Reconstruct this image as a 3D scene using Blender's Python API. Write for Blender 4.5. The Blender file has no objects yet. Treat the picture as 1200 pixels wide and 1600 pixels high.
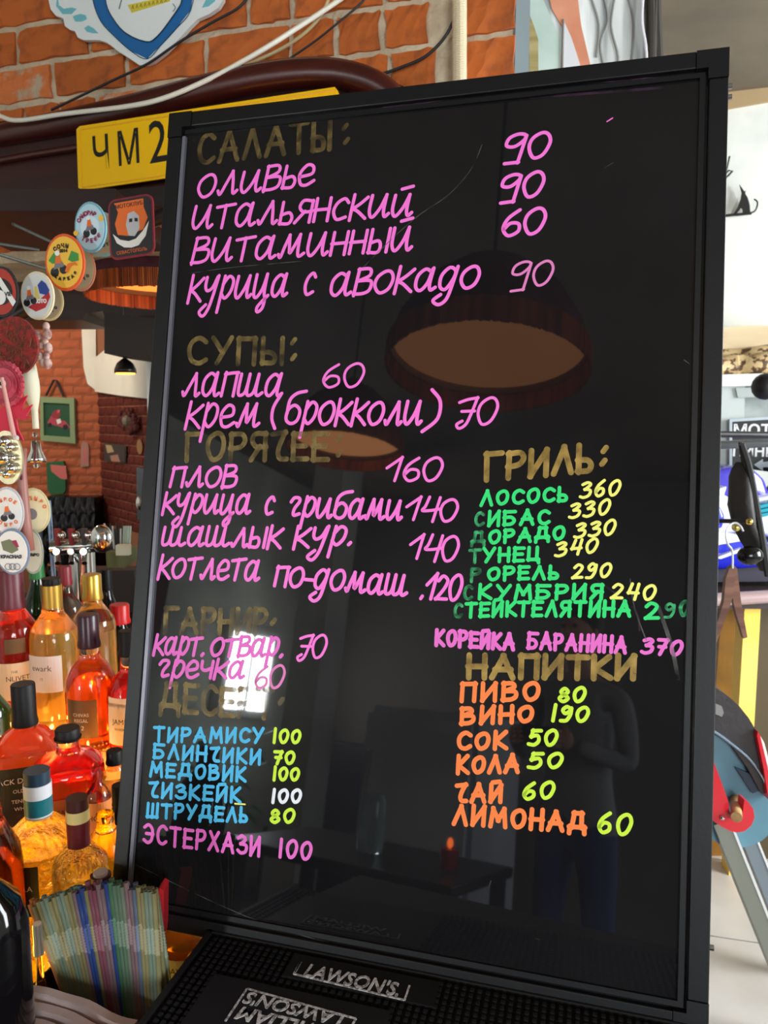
import bpy, bmesh, math, random
from mathutils import Vector, Matrix
random.seed(7)
C = bpy.context.scene.collection
S = bpy.context.scene
# ---------------------------------------------------------------- camera
FPX = 1184.0; PITCH = math.radians(7); CAM = Vector((0, 0, 1.6))
cd = bpy.data.cameras.new('camera'); cam = bpy.data.objects.new('camera', cd); C.objects.link(cam)
cam.location = CAM; cam.rotation_euler = (math.radians(90) - PITCH, 0, 0)
cd.sensor_fit = 'VERTICAL'; cd.sensor_height = 36; cd.lens = 36 * FPX / 1600; cd.clip_start = .02
cd.dof.use_dof = True; cd.dof.focus_distance = .92; cd.dof.aperture_fstop = 11
S.camera = cam
# ---------------------------------------------------------------- world, lights, exposure
wd = bpy.data.worlds.new('world'); S.world = wd; wd.use_nodes = True
wd.node_tree.nodes['Background'].inputs[0].default_value = (.75, .87, 1, 1)
wd.node_tree.nodes['Background'].inputs[1].default_value = .35
S.view_settings.view_transform = 'Standard'; S.view_settings.look = 'None'
S.view_settings.exposure = .58; S.view_settings.gamma = 1; S.view_settings.use_curve_mapping = False
def area(name, loc, aim, sx, sy, power, col):
    l = bpy.data.lights.new(name, 'AREA'); l.shape = 'RECTANGLE'; l.size = sx; l.size_y = sy; l.energy = power; l.color = col
    o = bpy.data.objects.new(name, l); C.objects.link(o); o.location = loc
    o.rotation_euler = (Vector(aim) - Vector(loc)).to_track_quat('-Z', 'Y').to_euler()
    return o
def point(name, loc, power, col, r=.03):
    l = bpy.data.lights.new(name, 'POINT'); l.energy = power; l.color = col; l.shadow_soft_size = r
    o = bpy.data.objects.new(name, l); C.objects.link(o); o.location = loc; return o
DAY = (.92, .97, 1)
area('daylight_side_window', (-3.14, -2.72, 1.47), (0, -2.72, 1.47), .46, .52, 60, DAY)
area('daylight_rear_fill', (1.55, -3.52, 1.65), (1.55, 0, 1.65), 1.7, 1.5, 95, DAY)  # unseen window light added to brighten the scene from the front
area('daylight_right_window', (3.32, 1.3, 1.8), (0, 1.9, 1.6), 1.7, 1.5, 150, DAY)
point('backroom_fill', (-1.9, 3.0, 2.3), 22, (1, .80, .60), .12)  # added fill for the left room, belongs to no fitting
# ---------------------------------------------------------------- pixel / plane helpers
RV = Vector((1, 0, 0)); UV = Vector((0, math.sin(PITCH), math.cos(PITCH))); WV = Vector((0, math.cos(PITCH), -math.sin(PITCH)))
def ray(x, y): return ((x - 600) / FPX) * RV - ((y - 800) / FPX) * UV + WV
def at(x, y, Y):
    d = ray(x, y); return CAM + d * (Y / d.y)
def atz(x, y, z):
    d = ray(x, y); return CAM + d * ((z - CAM.z) / d.z)
def on(x, y, o, n):
    d = ray(x, y); return CAM + d * ((o - CAM).dot(n) / d.dot(n))
# ---------------------------------------------------------------- material helpers
def lin(c): return tuple((v / 12.92 if v <= .04045 else ((v + .055) / 1.055) ** 2.4) for v in (x / 255 for x in c))
def mat(name, rgb, rough=.5, metal=0, trans=0, ior=1.45, noise=None, bump=None, coat=0, emit=None, es=0, spec=.5, alpha=1, rnd=0):
    m = bpy.data.materials.new(name); m.use_nodes = True; nt = m.node_tree; b = nt.nodes['Principled BSDF']
    c = (*lin(rgb), 1)
    b.inputs['Base Color'].default_value = c; b.inputs['Roughness'].default_value = rough; b.inputs['Metallic'].default_value = metal
    b.inputs['Transmission Weight'].default_value = trans; b.inputs['IOR'].default_value = ior
    b.inputs['Coat Weight'].default_value = coat; b.inputs['Specular IOR Level'].default_value = spec
    b.inputs['Alpha'].default_value = alpha
    if emit: b.inputs['Emission Color'].default_value = (*lin(emit), 1); b.inputs['Emission Strength'].default_value = es
    L = nt.links.new; N = nt.nodes.new
    tc = N('ShaderNodeTexCoord')
    src = None
    if noise:                                    # (rgb2, scale, lo, hi)
        rgb2, sc, lo, hi = noise[:4]
        nz = N('ShaderNodeTexNoise'); nz.inputs['Scale'].default_value = sc if not isinstance(sc, tuple) else 1; nz.inputs['Detail'].default_value = 4
        if isinstance(sc, tuple):
            mp = N('ShaderNodeMapping'); mp.inputs['Scale'].default_value = sc; L(tc.outputs['Object'], mp.inputs[0]); L(mp.outputs[0], nz.inputs['Vector'])
        else: L(tc.outputs['Object'], nz.inputs['Vector'])
        mr = N('ShaderNodeMapRange'); mr.inputs[1].default_value = lo; mr.inputs[2].default_value = hi; L(nz.outputs['Fac'], mr.inputs[0])
        mx = N('ShaderNodeMix'); mx.data_type = 'RGBA'; mx.inputs[6].default_value = c; mx.inputs[7].default_value = (*lin(rgb2), 1)
        L(mr.outputs[0], mx.inputs[0]); src = mx.outputs[2]
    if rnd:
        oi = N('ShaderNodeObjectInfo'); hv = N('ShaderNodeHueSaturation'); mr2 = N('ShaderNodeMapRange')
        mr2.inputs[3].default_value = 1 - rnd; mr2.inputs[4].default_value = 1 + rnd
        L(oi.outputs['Random'], mr2.inputs[0]); L(mr2.outputs[0], hv.inputs['Value'])
        if src: L(src, hv.inputs['Color'])
        else: hv.inputs['Color'].default_value = c
        src = hv.outputs[0]
    if src: L(src, b.inputs['Base Color'])
    if bump:                                     # (scale, strength)
        nz = N('ShaderNodeTexNoise'); nz.inputs['Scale'].default_value = bump[0]; nz.inputs['Detail'].default_value = 5
        if len(bump) > 2:
            mp = N('ShaderNodeMapping'); mp.inputs['Scale'].default_value = bump[2]; L(tc.outputs['Object'], mp.inputs[0]); L(mp.outputs[0], nz.inputs['Vector'])
        else: L(tc.outputs['Object'], nz.inputs['Vector'])
        bp = N('ShaderNodeBump'); bp.inputs['Strength'].default_value = bump[1]; bp.inputs['Distance'].default_value = .01
        L(nz.outputs['Fac'], bp.inputs['Height']); L(bp.outputs[0], b.inputs['Normal'])
    return m
_mc = {}
def pm(rgb, rough=.5, **k):                      # cached plain material
    key = (tuple(rgb), rough, tuple(sorted((a, str(v)) for a, v in k.items())))
    if key not in _mc: _mc[key] = mat('paint', rgb, rough, **k)
    return _mc[key]
# ---------------------------------------------------------------- object helpers
MW = {}
def thing(name, label, cat, loc=(0, 0, 0), rotz=0, group=None, rot=None):
    o = bpy.data.objects.new(name, None); C.objects.link(o); o.empty_display_size = .02
    o.location = loc; o.rotation_euler = rot if rot else (0, 0, rotz)
    R = o.rotation_euler.to_matrix().to_4x4(); MW[o.name] = Matrix.Translation(Vector(loc)) @ R
    return tag(o, label, cat, group)
def tag(o, label=None, cat=None, group=None, kind=None):
    if label: o['label'] = label
    if cat: o['category'] = cat
    if group: o['group'] = group
    if kind: o['kind'] = kind
    return o
def obj(name, bm, m, parent=None, local=False, smooth=False, label=None, kind=None):
    """link bm as one mesh; its coordinates are world unless local"""
    if isinstance(bm, bpy.types.Mesh): me = bm
    else:
        if parent is not None and not local:
            bmesh.ops.transform(bm, matrix=MW[parent.name].inverted(), verts=bm.verts)
        me = bpy.data.meshes.new(name); bm.to_mesh(me); bm.free()
        if smooth: me.shade_smooth() if smooth is True else me.set_sharp_from_angle(angle=math.radians(smooth))
    if not me.materials:
        for q in (m if isinstance(m, (list, tuple)) else [m]): me.materials.append(q)
    o = bpy.data.objects.new(name, me); C.objects.link(o)
    if parent is not None: o.parent = parent; MW[o.name] = MW[parent.name]
    else: MW[o.name] = Matrix()
    return tag(o, label, None, None, kind)
def struct(name, bm, m, **k): return obj(name, bm, m, kind='structure', **k)
def copy_tree(o, parent=None):
    c = o.copy(); C.objects.link(c); c.parent = parent
    for ch in list(o.children): copy_tree(ch, c)
    return c
def NB(): return bmesh.new()
def box(bm, lo, hi, M=None, bev=0):
    r = bmesh.ops.create_cube(bm, size=1)['verts']
    lo, hi = Vector(lo), Vector(hi); c = (lo + hi) / 2; s = hi - lo
    T = Matrix.Translation(c) @ Matrix.Diagonal((s.x, s.y, s.z, 1))
    bmesh.ops.transform(bm, matrix=(M @ T) if M else T, verts=r)
    if bev:
        es = set(e for v in r for e in v.link_edges); bmesh.ops.bevel(bm, geom=list(es), offset=bev, segments=2, affect='EDGES', profile=.5)
    return bm
def bar(bm, a, b, r, r2=None, seg=10, caps=True):
    a, b = Vector(a), Vector(b); d = b - a
    q = d.to_track_quat('Z', 'Y').to_matrix().to_4x4()
    bmesh.ops.create_cone(bm, cap_ends=caps, segments=seg, radius1=r, radius2=r if r2 is None else r2, depth=d.length, matrix=Matrix.Translation((a + b) / 2) @ q)
    return bm
def ball(bm, c, r, s=(1, 1, 1), seg=12):
    bmesh.ops.create_uvsphere(bm, u_segments=seg, v_segments=max(6, seg * 2 // 3), radius=r, matrix=Matrix.Translation(Vector(c)) @ Matrix.Diagonal((*s, 1))); return bm
def lathe(bm, prof, c=(0, 0, 0), seg=24, M=None, sq=None):
    """prof: (r,z) list. sq=(a,b) squashes to a rounded-square section"""
    rings = []
    for r, z in prof:
        ring = []
        for i in range(seg):
            t = 2 * math.pi * i / seg; cx, sy = math.cos(t), math.sin(t)
            if sq:
                e = sq[2] if len(sq) > 2 else .45
                k = max(0, min(1, (r - .016) / .012))
                ex = 1 - (1 - e) * k
                cx = math.copysign(abs(cx) ** ex, cx); sy = math.copysign(abs(sy) ** ex, sy)
                v = Vector((cx * r * (1 + (sq[0] - 1) * k), sy * r * (1 + (sq[1] - 1) * k), z))
            else: v = Vector((cx * r, sy * r, z))
            v += Vector(c)
            ring.append(bm.verts.new(M @ v if M else v))
        rings.append(ring)
    for a, b in zip(rings, rings[1:]):
        for i in range(seg): bm.faces.new((a[i], a[(i + 1) % seg], b[(i + 1) % seg], b[i]))
    bm.faces.new(rings[0][::-1]); bm.faces.new(rings[-1])
    return bm
def cat(pts, n=8, closed=False):
    out = []; P = [Vector(p) for p in pts]; m = len(P)
    for i in range(m if closed else m - 1):
        g = (lambda k: P[k % m]) if closed else (lambda k: P[max(0, min(m - 1, k))])
        a, b, c, d = g(i - 1), g(i), g(i + 1), g(i + 2)
        for j in range(n):
            t = j / n
            out.append(.5 * ((2 * b) + (c - a) * t + (2 * a - 5 * b + 4 * c - d) * t * t + (3 * b - a - 3 * c + d) * t ** 3))
    if not closed: out.append(P[-1])
    return out
def tube(bm, pts, r, seg=8, rf=None):
    pts = [Vector(p) for p in pts]; rings = []; up = Vector((0, 0, 1))
    for i, p in enumerate(pts):
        d = (pts[min(i + 1, len(pts) - 1)] - pts[max(i - 1, 0)]).normalized()
        if i == 0:
            x = d.orthogonal().normalized()
        else: x = (x - d * x.dot(d)).normalized()
        y = d.cross(x); rr = rf(i / (len(pts) - 1)) if rf else r
        rings.append([bm.verts.new(p + (x * math.cos(2 * math.pi * k / seg) + y * math.sin(2 * math.pi * k / seg)) * rr) for k in range(seg)])
    for a, b in zip(rings, rings[1:]):
        for i in range(seg): bm.faces.new((a[i], a[(i + 1) % seg], b[(i + 1) % seg], b[i]))
    bm.faces.new(rings[0][::-1]); bm.faces.new(rings[-1]); return bm
def prism(bm, pts, depth):
    """planar polygon extruded along vector depth"""
    depth = Vector(depth); a = [bm.verts.new(p) for p in pts]; b = [bm.verts.new(Vector(p) + depth) for p in pts]
    n = len(a); f1 = bm.faces.new(a); f2 = bm.faces.new(b[::-1])
    for i in range(n): bm.faces.new((a[i], b[i], b[(i + 1) % n], a[(i + 1) % n]))
    bmesh.ops.recalc_face_normals(bm, faces=bm.faces); return bm
class Plane:
    """a frame on a real surface: o origin, u right, v up, n towards the viewer"""
    def __init__(s, o, u, v): s.o = Vector(o); s.u = Vector(u).normalized(); s.v = Vector(v).normalized(); s.n = s.u.cross(s.v).normalized()
    def p(s, a, b, h=0): return s.o + s.u * a + s.v * b + s.n * h
    def px(s, x, y, h=0): return on(x, y, s.o + s.n * h, s.n)
    def ab(s, x, y):
        q = s.px(x, y) - s.o; return q.dot(s.u), q.dot(s.v)
    def M(s, a=0, b=0, h=0):
        m = Matrix((s.u, s.v, s.n)).transposed().to_4x4(); m.translation = s.p(a, b, h); return m
def text(s, size, P, a, b, h, m, parent, align='CENTER', rot=0, name='lettering', ext=.0003, sx=1, shear=0, bold=0):
    cu = bpy.data.curves.new('t', 'FONT'); cu.body = s; cu.size = size; cu.extrude = ext; cu.align_x = align; cu.align_y = 'CENTER'; cu.shear = shear; cu.resolution_u = 3; cu.offset = bold
    t = bpy.data.objects.new('t', cu); C.objects.link(t); bpy.context.view_layer.update()
    me = bpy.data.meshes.new_from_object(t.evaluated_get(bpy.context.evaluated_depsgraph_get()))
    bpy.data.objects.remove(t); me.materials.clear()
    bm = NB(); bm.from_mesh(me); bpy.data.meshes.remove(me)
    bmesh.ops.transform(bm, matrix=P.M(a, b, h) @ Matrix.Rotation(rot, 4, 'Z') @ Matrix.Diagonal((sx, 1, 1, 1)), verts=bm.verts)
    return obj(name, bm, m, parent)
def disc(bm, P, a, b, h, r, d=.001, ry=None, seg=20, rot=0):
    ry = ry or r
    pts = []
    for i in range(seg):
        t = 2 * math.pi * i / seg; x, y = r * math.cos(t), ry * math.sin(t)
        pts.append(P.p(a + x * math.cos(rot) - y * math.sin(rot), b + x * math.sin(rot) + y * math.cos(rot), h))
    return prism(bm, pts, P.n * d)
def poly(bm, P, ab, h, d=.001): return prism(bm, [P.p(a, b, h) for a, b in ab], P.n * d)
def pxpoly(bm, P, pts, h, d=.001): return prism(bm, [P.px(x, y, h) for x, y in pts], P.n * d)

# ================================================================ SETTING
CZ = 1.008                                        # counter top height
plaster = mat('white_plaster', (236, 238, 230), .8, noise=((205, 208, 204), 3, .45, .75), bump=(9, .3))
tile_m = mat('floor_tile', (206, 200, 194), .35, noise=((186, 176, 166), 2.2, .4, .7))
grout = mat('grout', (120, 116, 112), .9)
ceil_m = mat('taupe_ceiling', (116, 104, 88), .75, noise=((102, 92, 78), 4, .4, .7))
struct('floor', box(NB(), (-3.3, -3.7, -.08), (3.5, 4.9, -.006)), grout)
obj('dark_reflection_floor', box(NB(), (-3.2, -3.6, -.006), (.2, .5, .0)), mat('dark_reflection_floor', (58, 44, 38), .5, noise=((44, 32, 28), (3, 40, 3), .4, .7)), bpy.data.objects['floor'])  # unseen dark floor added to darken the board's lower reflection
fl = bpy.data.objects['floor']; MW['floor'] = Matrix()
ft = None
TO = atz(1150, 1468, 0); TU = Vector((math.cos(.24), -math.sin(.24), 0)); TV = Vector((-TU.y, TU.x, 0))
for i in range(-2, 4):                            # ceramic tiles where the photograph shows floor, at the right
    for j in range(-4, 5):
        if ft is None:
            ft = box(NB(), (.003, .003, -.008), (.897, .447, 0)); me = bpy.data.meshes.new('tile'); ft.to_mesh(me); ft.free(); ft = me
        t = obj('floor_tile', ft, tile_m, fl); t.location = TO + TU * (-.5 + i * .9) + TV * (j * .45); t.rotation_euler = (0, 0, -.24)
struct('wall_left', box(NB(), (-3.3, -3.7, 0), (-3.2, 4.9, 3)), plaster)
struct('wall_right', box(NB(), (3.4, -3.7, 0), (3.5, 4.9, 3)), plaster)
struct('wall_back', box(NB(), (-3.2, -3.7, 0), (3.4, -3.6, 3)), mat('brown_grey_plaster', (112, 106, 100), .8))
struct('ceiling', box(NB(), (-3.3, -3.7, 3), (3.5, 4.9, 3.1)), ceil_m)
A17 = math.radians(17)
WU = Vector((math.cos(A17), -math.sin(A17), 0)); WZ = Vector((0, 0, 1))
# far right room wall
FR = Plane((1.6, 3.45, 0), WU, WZ)
bm = NB(); q = [FR.p(-2.67, 0, 0), FR.p(1.9, 0, 0), FR.p(1.9, 3, 0), FR.p(-2.67, 3, 0)]; prism(bm, q, -FR.n * .08)
struct('wall_far', bm, plaster)
bm = box(NB(), (-1.02, 3.3, 0), (-.95, 4.25, 3)); struct('wall_partition', bm, plaster)
# room reflected in the back-bar mirror, built as solid space: orange brick wall and a dark brick wall turning towards the viewer, plaster above
mort2 = mat('old_mortar', (150, 100, 74), .9)
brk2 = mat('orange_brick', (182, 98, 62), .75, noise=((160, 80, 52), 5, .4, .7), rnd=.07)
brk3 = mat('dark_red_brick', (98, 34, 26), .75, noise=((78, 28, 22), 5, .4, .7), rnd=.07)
struct('wall_front_left', box(NB(), (-3.2, 4.02, 0), (-1.5, 4.12, 3)), mort2)
dA = Vector((.57, -.72, 0)).normalized()
DW = Plane((-1.5, 4.02, 0), dA, WZ)
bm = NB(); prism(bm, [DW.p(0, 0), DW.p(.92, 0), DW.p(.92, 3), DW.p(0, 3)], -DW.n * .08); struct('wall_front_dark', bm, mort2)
def brick_mesh(L, H, D, rough=.0015, nx=6, ny=3):
    bm = NB(); bmesh.ops.create_grid(bm, x_segments=nx, y_segments=ny, size=.5)
    for v in bm.verts:
        ex = abs(v.co.x) > .49; ey = abs(v.co.y) > .49
        v.co = Vector((v.co.x * L + random.uniform(-1, 1) * rough, v.co.y * H + random.uniform(-1, 1) * rough, D + random.uniform(-1, .6) * rough * (1.2 if not (ex or ey) else 1.5) - (.003 if ex or ey else 0)))
    be = [e for e in bm.edges if e.is_boundary]
    r = bmesh.ops.extrude_edge_only(bm, edges=be)
    for v in r['geom']:
        if isinstance(v, bmesh.types.BMVert): v.co.z = -.004
    bmesh.ops.recalc_face_normals(bm, faces=bm.faces)
    me = bpy.data.meshes.new('brick'); bm.to_mesh(me); bm.free(); return me
def lay(P, parent, a0, a1, b0, b1, L, H, j, m, D=.01, skip=None, header=0, vary=.0, rough=.0015):
    vs = [brick_mesh(L - j, H - j, D, rough) for _ in range(4)]
    hs = [brick_mesh(L / 2 - j, H - j, D, rough) for _ in range(2)]
    b = b0; row = 0
    while b < b1 - .001:
        a = a0 - (row % 2) * L / 2 + random.uniform(-vary, vary)
        while a < a1:
            hd = random.random() < header; l = L / 2 if hd else L
            ca, cb = a + l / 2, b + H / 2
            if not (skip and skip(ca, cb)) and a0 - l * .6 < ca < a1 + .1:
                o = obj('brick', random.choice(hs if hd else vs), m, parent)
                o.matrix_basis = P.M(ca, cb, 0) @ Matrix.Rotation(random.uniform(-.006, .006), 4, 'Z')
            a += l
        b += H; row += 1
LW = Plane((-1.5, 4.02, 0), (1, 0, 0), WZ)
lay(LW, bpy.data.objects['wall_front_left'], -.62, 0, 1.16, 2.42, .098, .047, .005, brk2, D=.006)
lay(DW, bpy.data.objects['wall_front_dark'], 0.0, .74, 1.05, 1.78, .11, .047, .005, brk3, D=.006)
bm = NB(); pl = [(128, 470), (134, 560), (140, 602), (152, 612), (190, 618), (262, 626), (262, 470)]
prism(bm, [DW.px(x, y, .014) if x > 150 else DW.px(151, y, .014) for x, y in pl if x > 130], DW.n * .012)
obj('plaster_patch', bm, plaster, bpy.data.objects['wall_front_dark'])
bm = NB(); prism(bm, [LW.px(x, y, .014) for x, y in [(127, 440), (129, 520), (132, 575), (138, 600), (151, 610), (151, 440)]], Vector((0, -.012, 0)))
obj('plaster_patch', bm, plaster, bpy.data.objects['wall_front_left'])
# the near brick wall with an opening built in place of the back-bar mirror
NW = Plane(on(400, 100, Vector((0, 1.9, 0)), Vector((-math.sin(A17), -math.cos(A17), 0))) * 1, WU, WZ)
NW.o.z = 0
def aof(x): return NW.ab(x, 100)[0]
def zof(x, y): return NW.px(x, y).z
mortar = mat('grey_mortar', (190, 172, 146), .95, noise=((214, 200, 172), 14, .4, .65), bump=(60, .8))
brk = mat('orange_wall_brick', (230, 122, 54), .7, noise=((186, 98, 52), (26, 26, 26), .52, .75), bump=(30, .6, (120, 40, 40)), rnd=.12)
brkg = mat('chipped_mortar_smeared_brick', (214, 120, 66), .8, noise=((190, 172, 146), 22, .52, .68), bump=(60, .8), rnd=.1)
aR = aof(802); aL = aof(-260); ZO = 2.04
bm = NB(); prism(bm, [NW.p(aL, ZO), NW.p(aR, ZO), NW.p(aR, 3), NW.p(aL, 3)], -NW.n * .25)
prism(bm, [NW.p(aR - .42, 0), NW.p(aR, 0), NW.p(aR, ZO), NW.p(aR - .42, ZO)], -NW.n * .25)
wf = struct('wall_front', bm, mortar)
zr = zof(72, 99); H = .098
b0 = zr - H * 5
lay(NW, wf, aof(-120), aR - .1, b0, 2.95, .232, H, .016, brk, D=.013, header=.25, vary=.025, rough=.004, skip=lambda a, b: b < ZO + .02 or (a > aR - .1))
for o in [o for o in C.objects if o.parent == wf and o.name.startswith('brick')][::7]:
    o.material_slots[0].link = 'OBJECT'; o.material_slots[0].material = brkg
# end bricks at the right corner
e1 = brick_mesh(.13, H - .016, .013, .0025)
b = b0
while b < 2.95:
    if b + H / 2 > ZO + .02:
        o = obj('brick', e1, brk, wf); o.matrix_basis = NW.M(aR - .062, b + H / 2, 0)
    b += H
# grey-blue upright strip on the wall's end
bm = NB(); prism(bm, [NW.p(aR, 0, .004), NW.p(aR + .004, 0, .004), NW.p(aR + .004, 3, .004), NW.p(aR, 3, .004)], -NW.n * .262)
obj('end_strip', bm, mat('grey_blue_strip', (92, 104, 108), .6), wf)
# bar top under the board; its left end runs diagonally past the lower shelf
SZ, LZ = .975, .85
dwood = mat('dark_wood', (34, 16, 13), .5, noise=((24, 10, 8), (2, 2, 30), .4, .7), spec=.2)
ctop = mat('dark_varnished_counter', (34, 22, 20), .35, coat=.3, noise=((26, 16, 14), (3, 40, 3), .4, .7))
e0 = atz(333, 1474, CZ); e1_ = atz(265, 1590, CZ); ed = (e0 - e1_).normalized()
cp_ = [e0 + ed * .16, e0 - ed * .45, Vector((.29, (e0 - ed * .45).y, CZ)), Vector((.29, (e0 + ed * .16).y, CZ))]
cth = thing('bar_counter', 'dark varnished bar counter on which the menu board stands', 'counter', (.1, .7, 0))
bm = NB(); prism(bm, cp_, Vector((0, 0, -.04))); obj('worktop', bm, ctop, cth)
bm = NB(); prism(bm, [Vector((p.x * .93 + .01, p.y * .96 + .02, CZ - .04)) for p in cp_], Vector((0, 0, -(CZ - .04)))); obj('cabinet_body', bm, mat('counter_body', (50, 26, 20), .5), cth)
# side and right windows, and a rear one added for its light
wfm = mat('white_window_frame', (225, 225, 222), .4)
def window(n, P, w, h, cols):
    fr = NB(); t = .05
    for (a0, b0_, a1, b1) in [(-w / 2 - t, -h / 2 - t, w / 2 + t, -h / 2), (-w / 2 - t, h / 2, w / 2 + t, h / 2 + t), (-w / 2 - t, -h / 2, -w / 2, h / 2), (w / 2, -h / 2, w / 2 + t, h / 2)] + [(-w / 2 + w * k / cols - .015, -h / 2, -w / 2 + w * k / cols + .015, h / 2) for k in range(1, cols)]:
        box(fr, (a0, b0_, -.03), (a1, b1, .05), P.M())
    struct(n, fr, wfm)
window('window_1', Plane((-3.17, -2.72, 1.47), (0, 1, 0), WZ), .46, .52, 2)
window('window_rear_added', Plane((1.55, -3.57, 1.65), (-1, 0, 0), WZ), 1.7, 1.5, 3)  # frame around the added rear light
window('window_3', Plane((3.37, 1.3, 1.8), (0, -1, 0), WZ), 1.7, 1.5, 3)
# ================================================================ MENU BOARD
TL = Vector((-.2751, 1.0273, 1.9885)); XB = Vector((.63911, -.17534, .0)); YB = Vector((-.05034, -.19081, -.98034))
XB = XB.normalized(); YB = (YB - XB * YB.dot(XB)).normalized()
BW, BH = .6627, 1.0
BP = Plane(TL + YB * BH, XB, -YB)                 # origin lower left outer corner, n towards viewer
FWd = .019
black = mat('black_frame_plastic', (13, 14, 17), .45, bump=(300, .02))
board = thing('menu_board', 'tall black glossy menu board with neon marker writing leaning on the counter', 'menu board', BP.p(BW / 2, 0, 0))
T = .026
def bbox(a0, b0_, a1, b1, h0, h1, bm=None, bev=0): return box(bm or NB(), (a0, b0_, h0), (a1, b1, h1), BP.M(), bev)
gloss = mat('black_gloss_panel', (20, 20, 22), .025, noise=((26, 26, 28), 6, .4, .7)); gloss.node_tree.nodes['Principled BSDF'].inputs['IOR'].default_value = 1.5
obj('panel', bbox(.006, .006, BW - .006, BH - .006, -T, -.006), gloss, board, label='glossy black writing surface')
cs = .032
for nm, r in (('frame_rail', (cs, 0, BW - cs, FWd)), ('frame_rail', (cs, BH - FWd, BW - cs, BH)), ('frame_rail', (0, cs, FWd, BH - cs)), ('frame_rail', (BW - FWd, cs, BW, BH - cs))):
    obj(nm, bbox(*r, -T, 0, bev=.0012), black, board)
for sx in (0, 1):
    for sy in (0, 1):
        bm = NB(); f = lambda a, b: (BW - a if sx else a, BH - b if sy else b)
        pts = [f(0, 0), f(cs, 0), f(cs, FWd + .001), f(FWd + .001, FWd + .001), f(FWd + .001, cs), f(0, cs)]
        poly(bm, BP, pts, -T, T + .0012); obj('corner_cap', bm, black, board)
# inner lip and the edge of the acrylic sheet
lip = NB(); g = .0035; l2 = .009
for r in ((FWd + g, FWd + g, BW - FWd - g, FWd + l2), (FWd + g, BH - FWd - l2, BW - FWd - g, BH - FWd - g), (BW - FWd - l2, FWd + l2, BW - FWd - g, BH - FWd - l2)): bbox(*r, -.008, -.0028, lip)
obj('inner_lip', lip, black, board)
obj('acrylic_edge_glint', bbox(FWd + .001, FWd + g, FWd + .0055, BH - FWd - .012, -.008, -.0015), mat('acrylic_edge_glint', (120, 120, 132), .25, metal=.3), board, label='edge of the clear sheet, coloured pale for caught light')  # pale grey colours in the light caught along the sheet's left edge
scr = mat('zinc_screw', (190, 190, 190), .25, metal=1)
for (x, y) in ((1140, 128), (1139, 145), (1113, 1487)):
    a, b = BP.ab(x, y); bm = NB(); c = BP.p(BW + .0, b, -.008); bar(bm, c - XB * .002, c + XB * .0045, .003); obj('screw', bm, scr, board)
a, b = BP.ab(1068, 80); c = BP.p(a, BH, -.01); obj('screw', bar(NB(), c + YB * .002, c - YB * .004, .003), scr, board)
# ---- hand lettering: stroke glyphs
G = {}
def g(ch, w, *st): G[ch] = (w, [(s[0], [tuple(map(float, p.split(','))) for p in s[1:].split()]) for s in st])
g('А', .72, 'L0,0 .36,1 .7,0', 'L.12,.36 .6,.36'); g('Б', .62, 'L.58,1 0,1 0,0', 'C0,.55 .38,.56 .58,.3 .4,.03 0,0'); g('В', .58, 'L0,0 0,1', 'C0,1 .38,1 .45,.76 .05,.53', 'C.05,.53 .5,.5 .55,.2 .35,.02 0,0')
g('Г', .5, 'L0,0 0,1 .5,1'); g('Д', .78, 'L.12,.2 .22,1 .6,1 .62,.2', 'L0,-.12 .02,.2 .76,.2 .78,-.12'); g('Е', .5, 'L.5,1 0,1 0,0 .5,0', 'L0,.52 .42,.52')
g('З', .52, 'C0,.86 .25,1 .48,.8 .18,.53', 'C.18,.53 .55,.45 .5,.1 .2,0 0,.12'); g('И', .56, 'L0,1 0,0 .55,1 .55,0'); g('Й', .56, 'L0,1 0,0 .55,1 .55,0', 'L.12,1.2 .42,1.24')
g('К', .55, 'L0,0 0,1', 'L.5,1 .03,.45 .55,0'); g('Л', .6, 'L0,0 .32,1 .6,0'); g('М', .76, 'L0,0 .1,1 .38,.35 .66,1 .76,0'); g('Н', .55, 'L0,0 0,1', 'L.55,0 .55,1', 'L0,.5 .55,.5')
g('О', .6, 'O.3,1 .05,.8 0,.4 .2,0 .5,.15 .6,.6 .5,.93'); g('П', .56, 'L0,0 0,1 .55,1 .55,0'); g('Р', .52, 'L0,0 0,1', 'C0,1 .4,1 .52,.75 .35,.5 0,.45'); g('С', .55, 'C.55,.86 .35,1 .1,.85 0,.5 .1,.12 .35,0 .56,.12')
g('Т', .6, 'L0,1 .6,1', 'L.3,1 .3,0'); g('У', .58, 'L0,1 .3,.45', 'L.6,1 .15,0'); g('Ф', .5, 'L.05,-.05 .05,1', 'C.05,1 .45,.95 .45,.6 .05,.5'); g('Х', .58, 'L0,0 .55,1', 'L.02,1 .58,0'); g('Ц', .62, 'L0,1 0,.05 .58,.05 .62,-.18', 'L.5,1 .5,.05')
g('Ч', .5, 'L0,.95 .45,1', 'C.45,1 .28,.6 .2,.25 .28,.02 .5,0'); g('Ш', .72, 'L0,1 0,0 .7,0 .7,1', 'L.35,.95 .35,0'); g('Ы', .68, 'L0,1 0,0', 'C0,0 .35,0 .42,.22 .3,.42 0,.45', 'L.66,1 .66,0'); g('Ь', .46, 'L0,1 0,0', 'C0,0 .35,0 .44,.22 .3,.42 0,.45')
g('Э', .56, 'C0,.86 .25,1 .5,.8 .55,.5 .48,.15 .25,0 0,.12', 'L.15,.5 .55,.5'); g('Я', .52, 'L.5,0 .5,1', 'C.5,1 .12,1 0,.75 .15,.5 .5,.48', 'L.28,.48 0,0')
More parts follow.
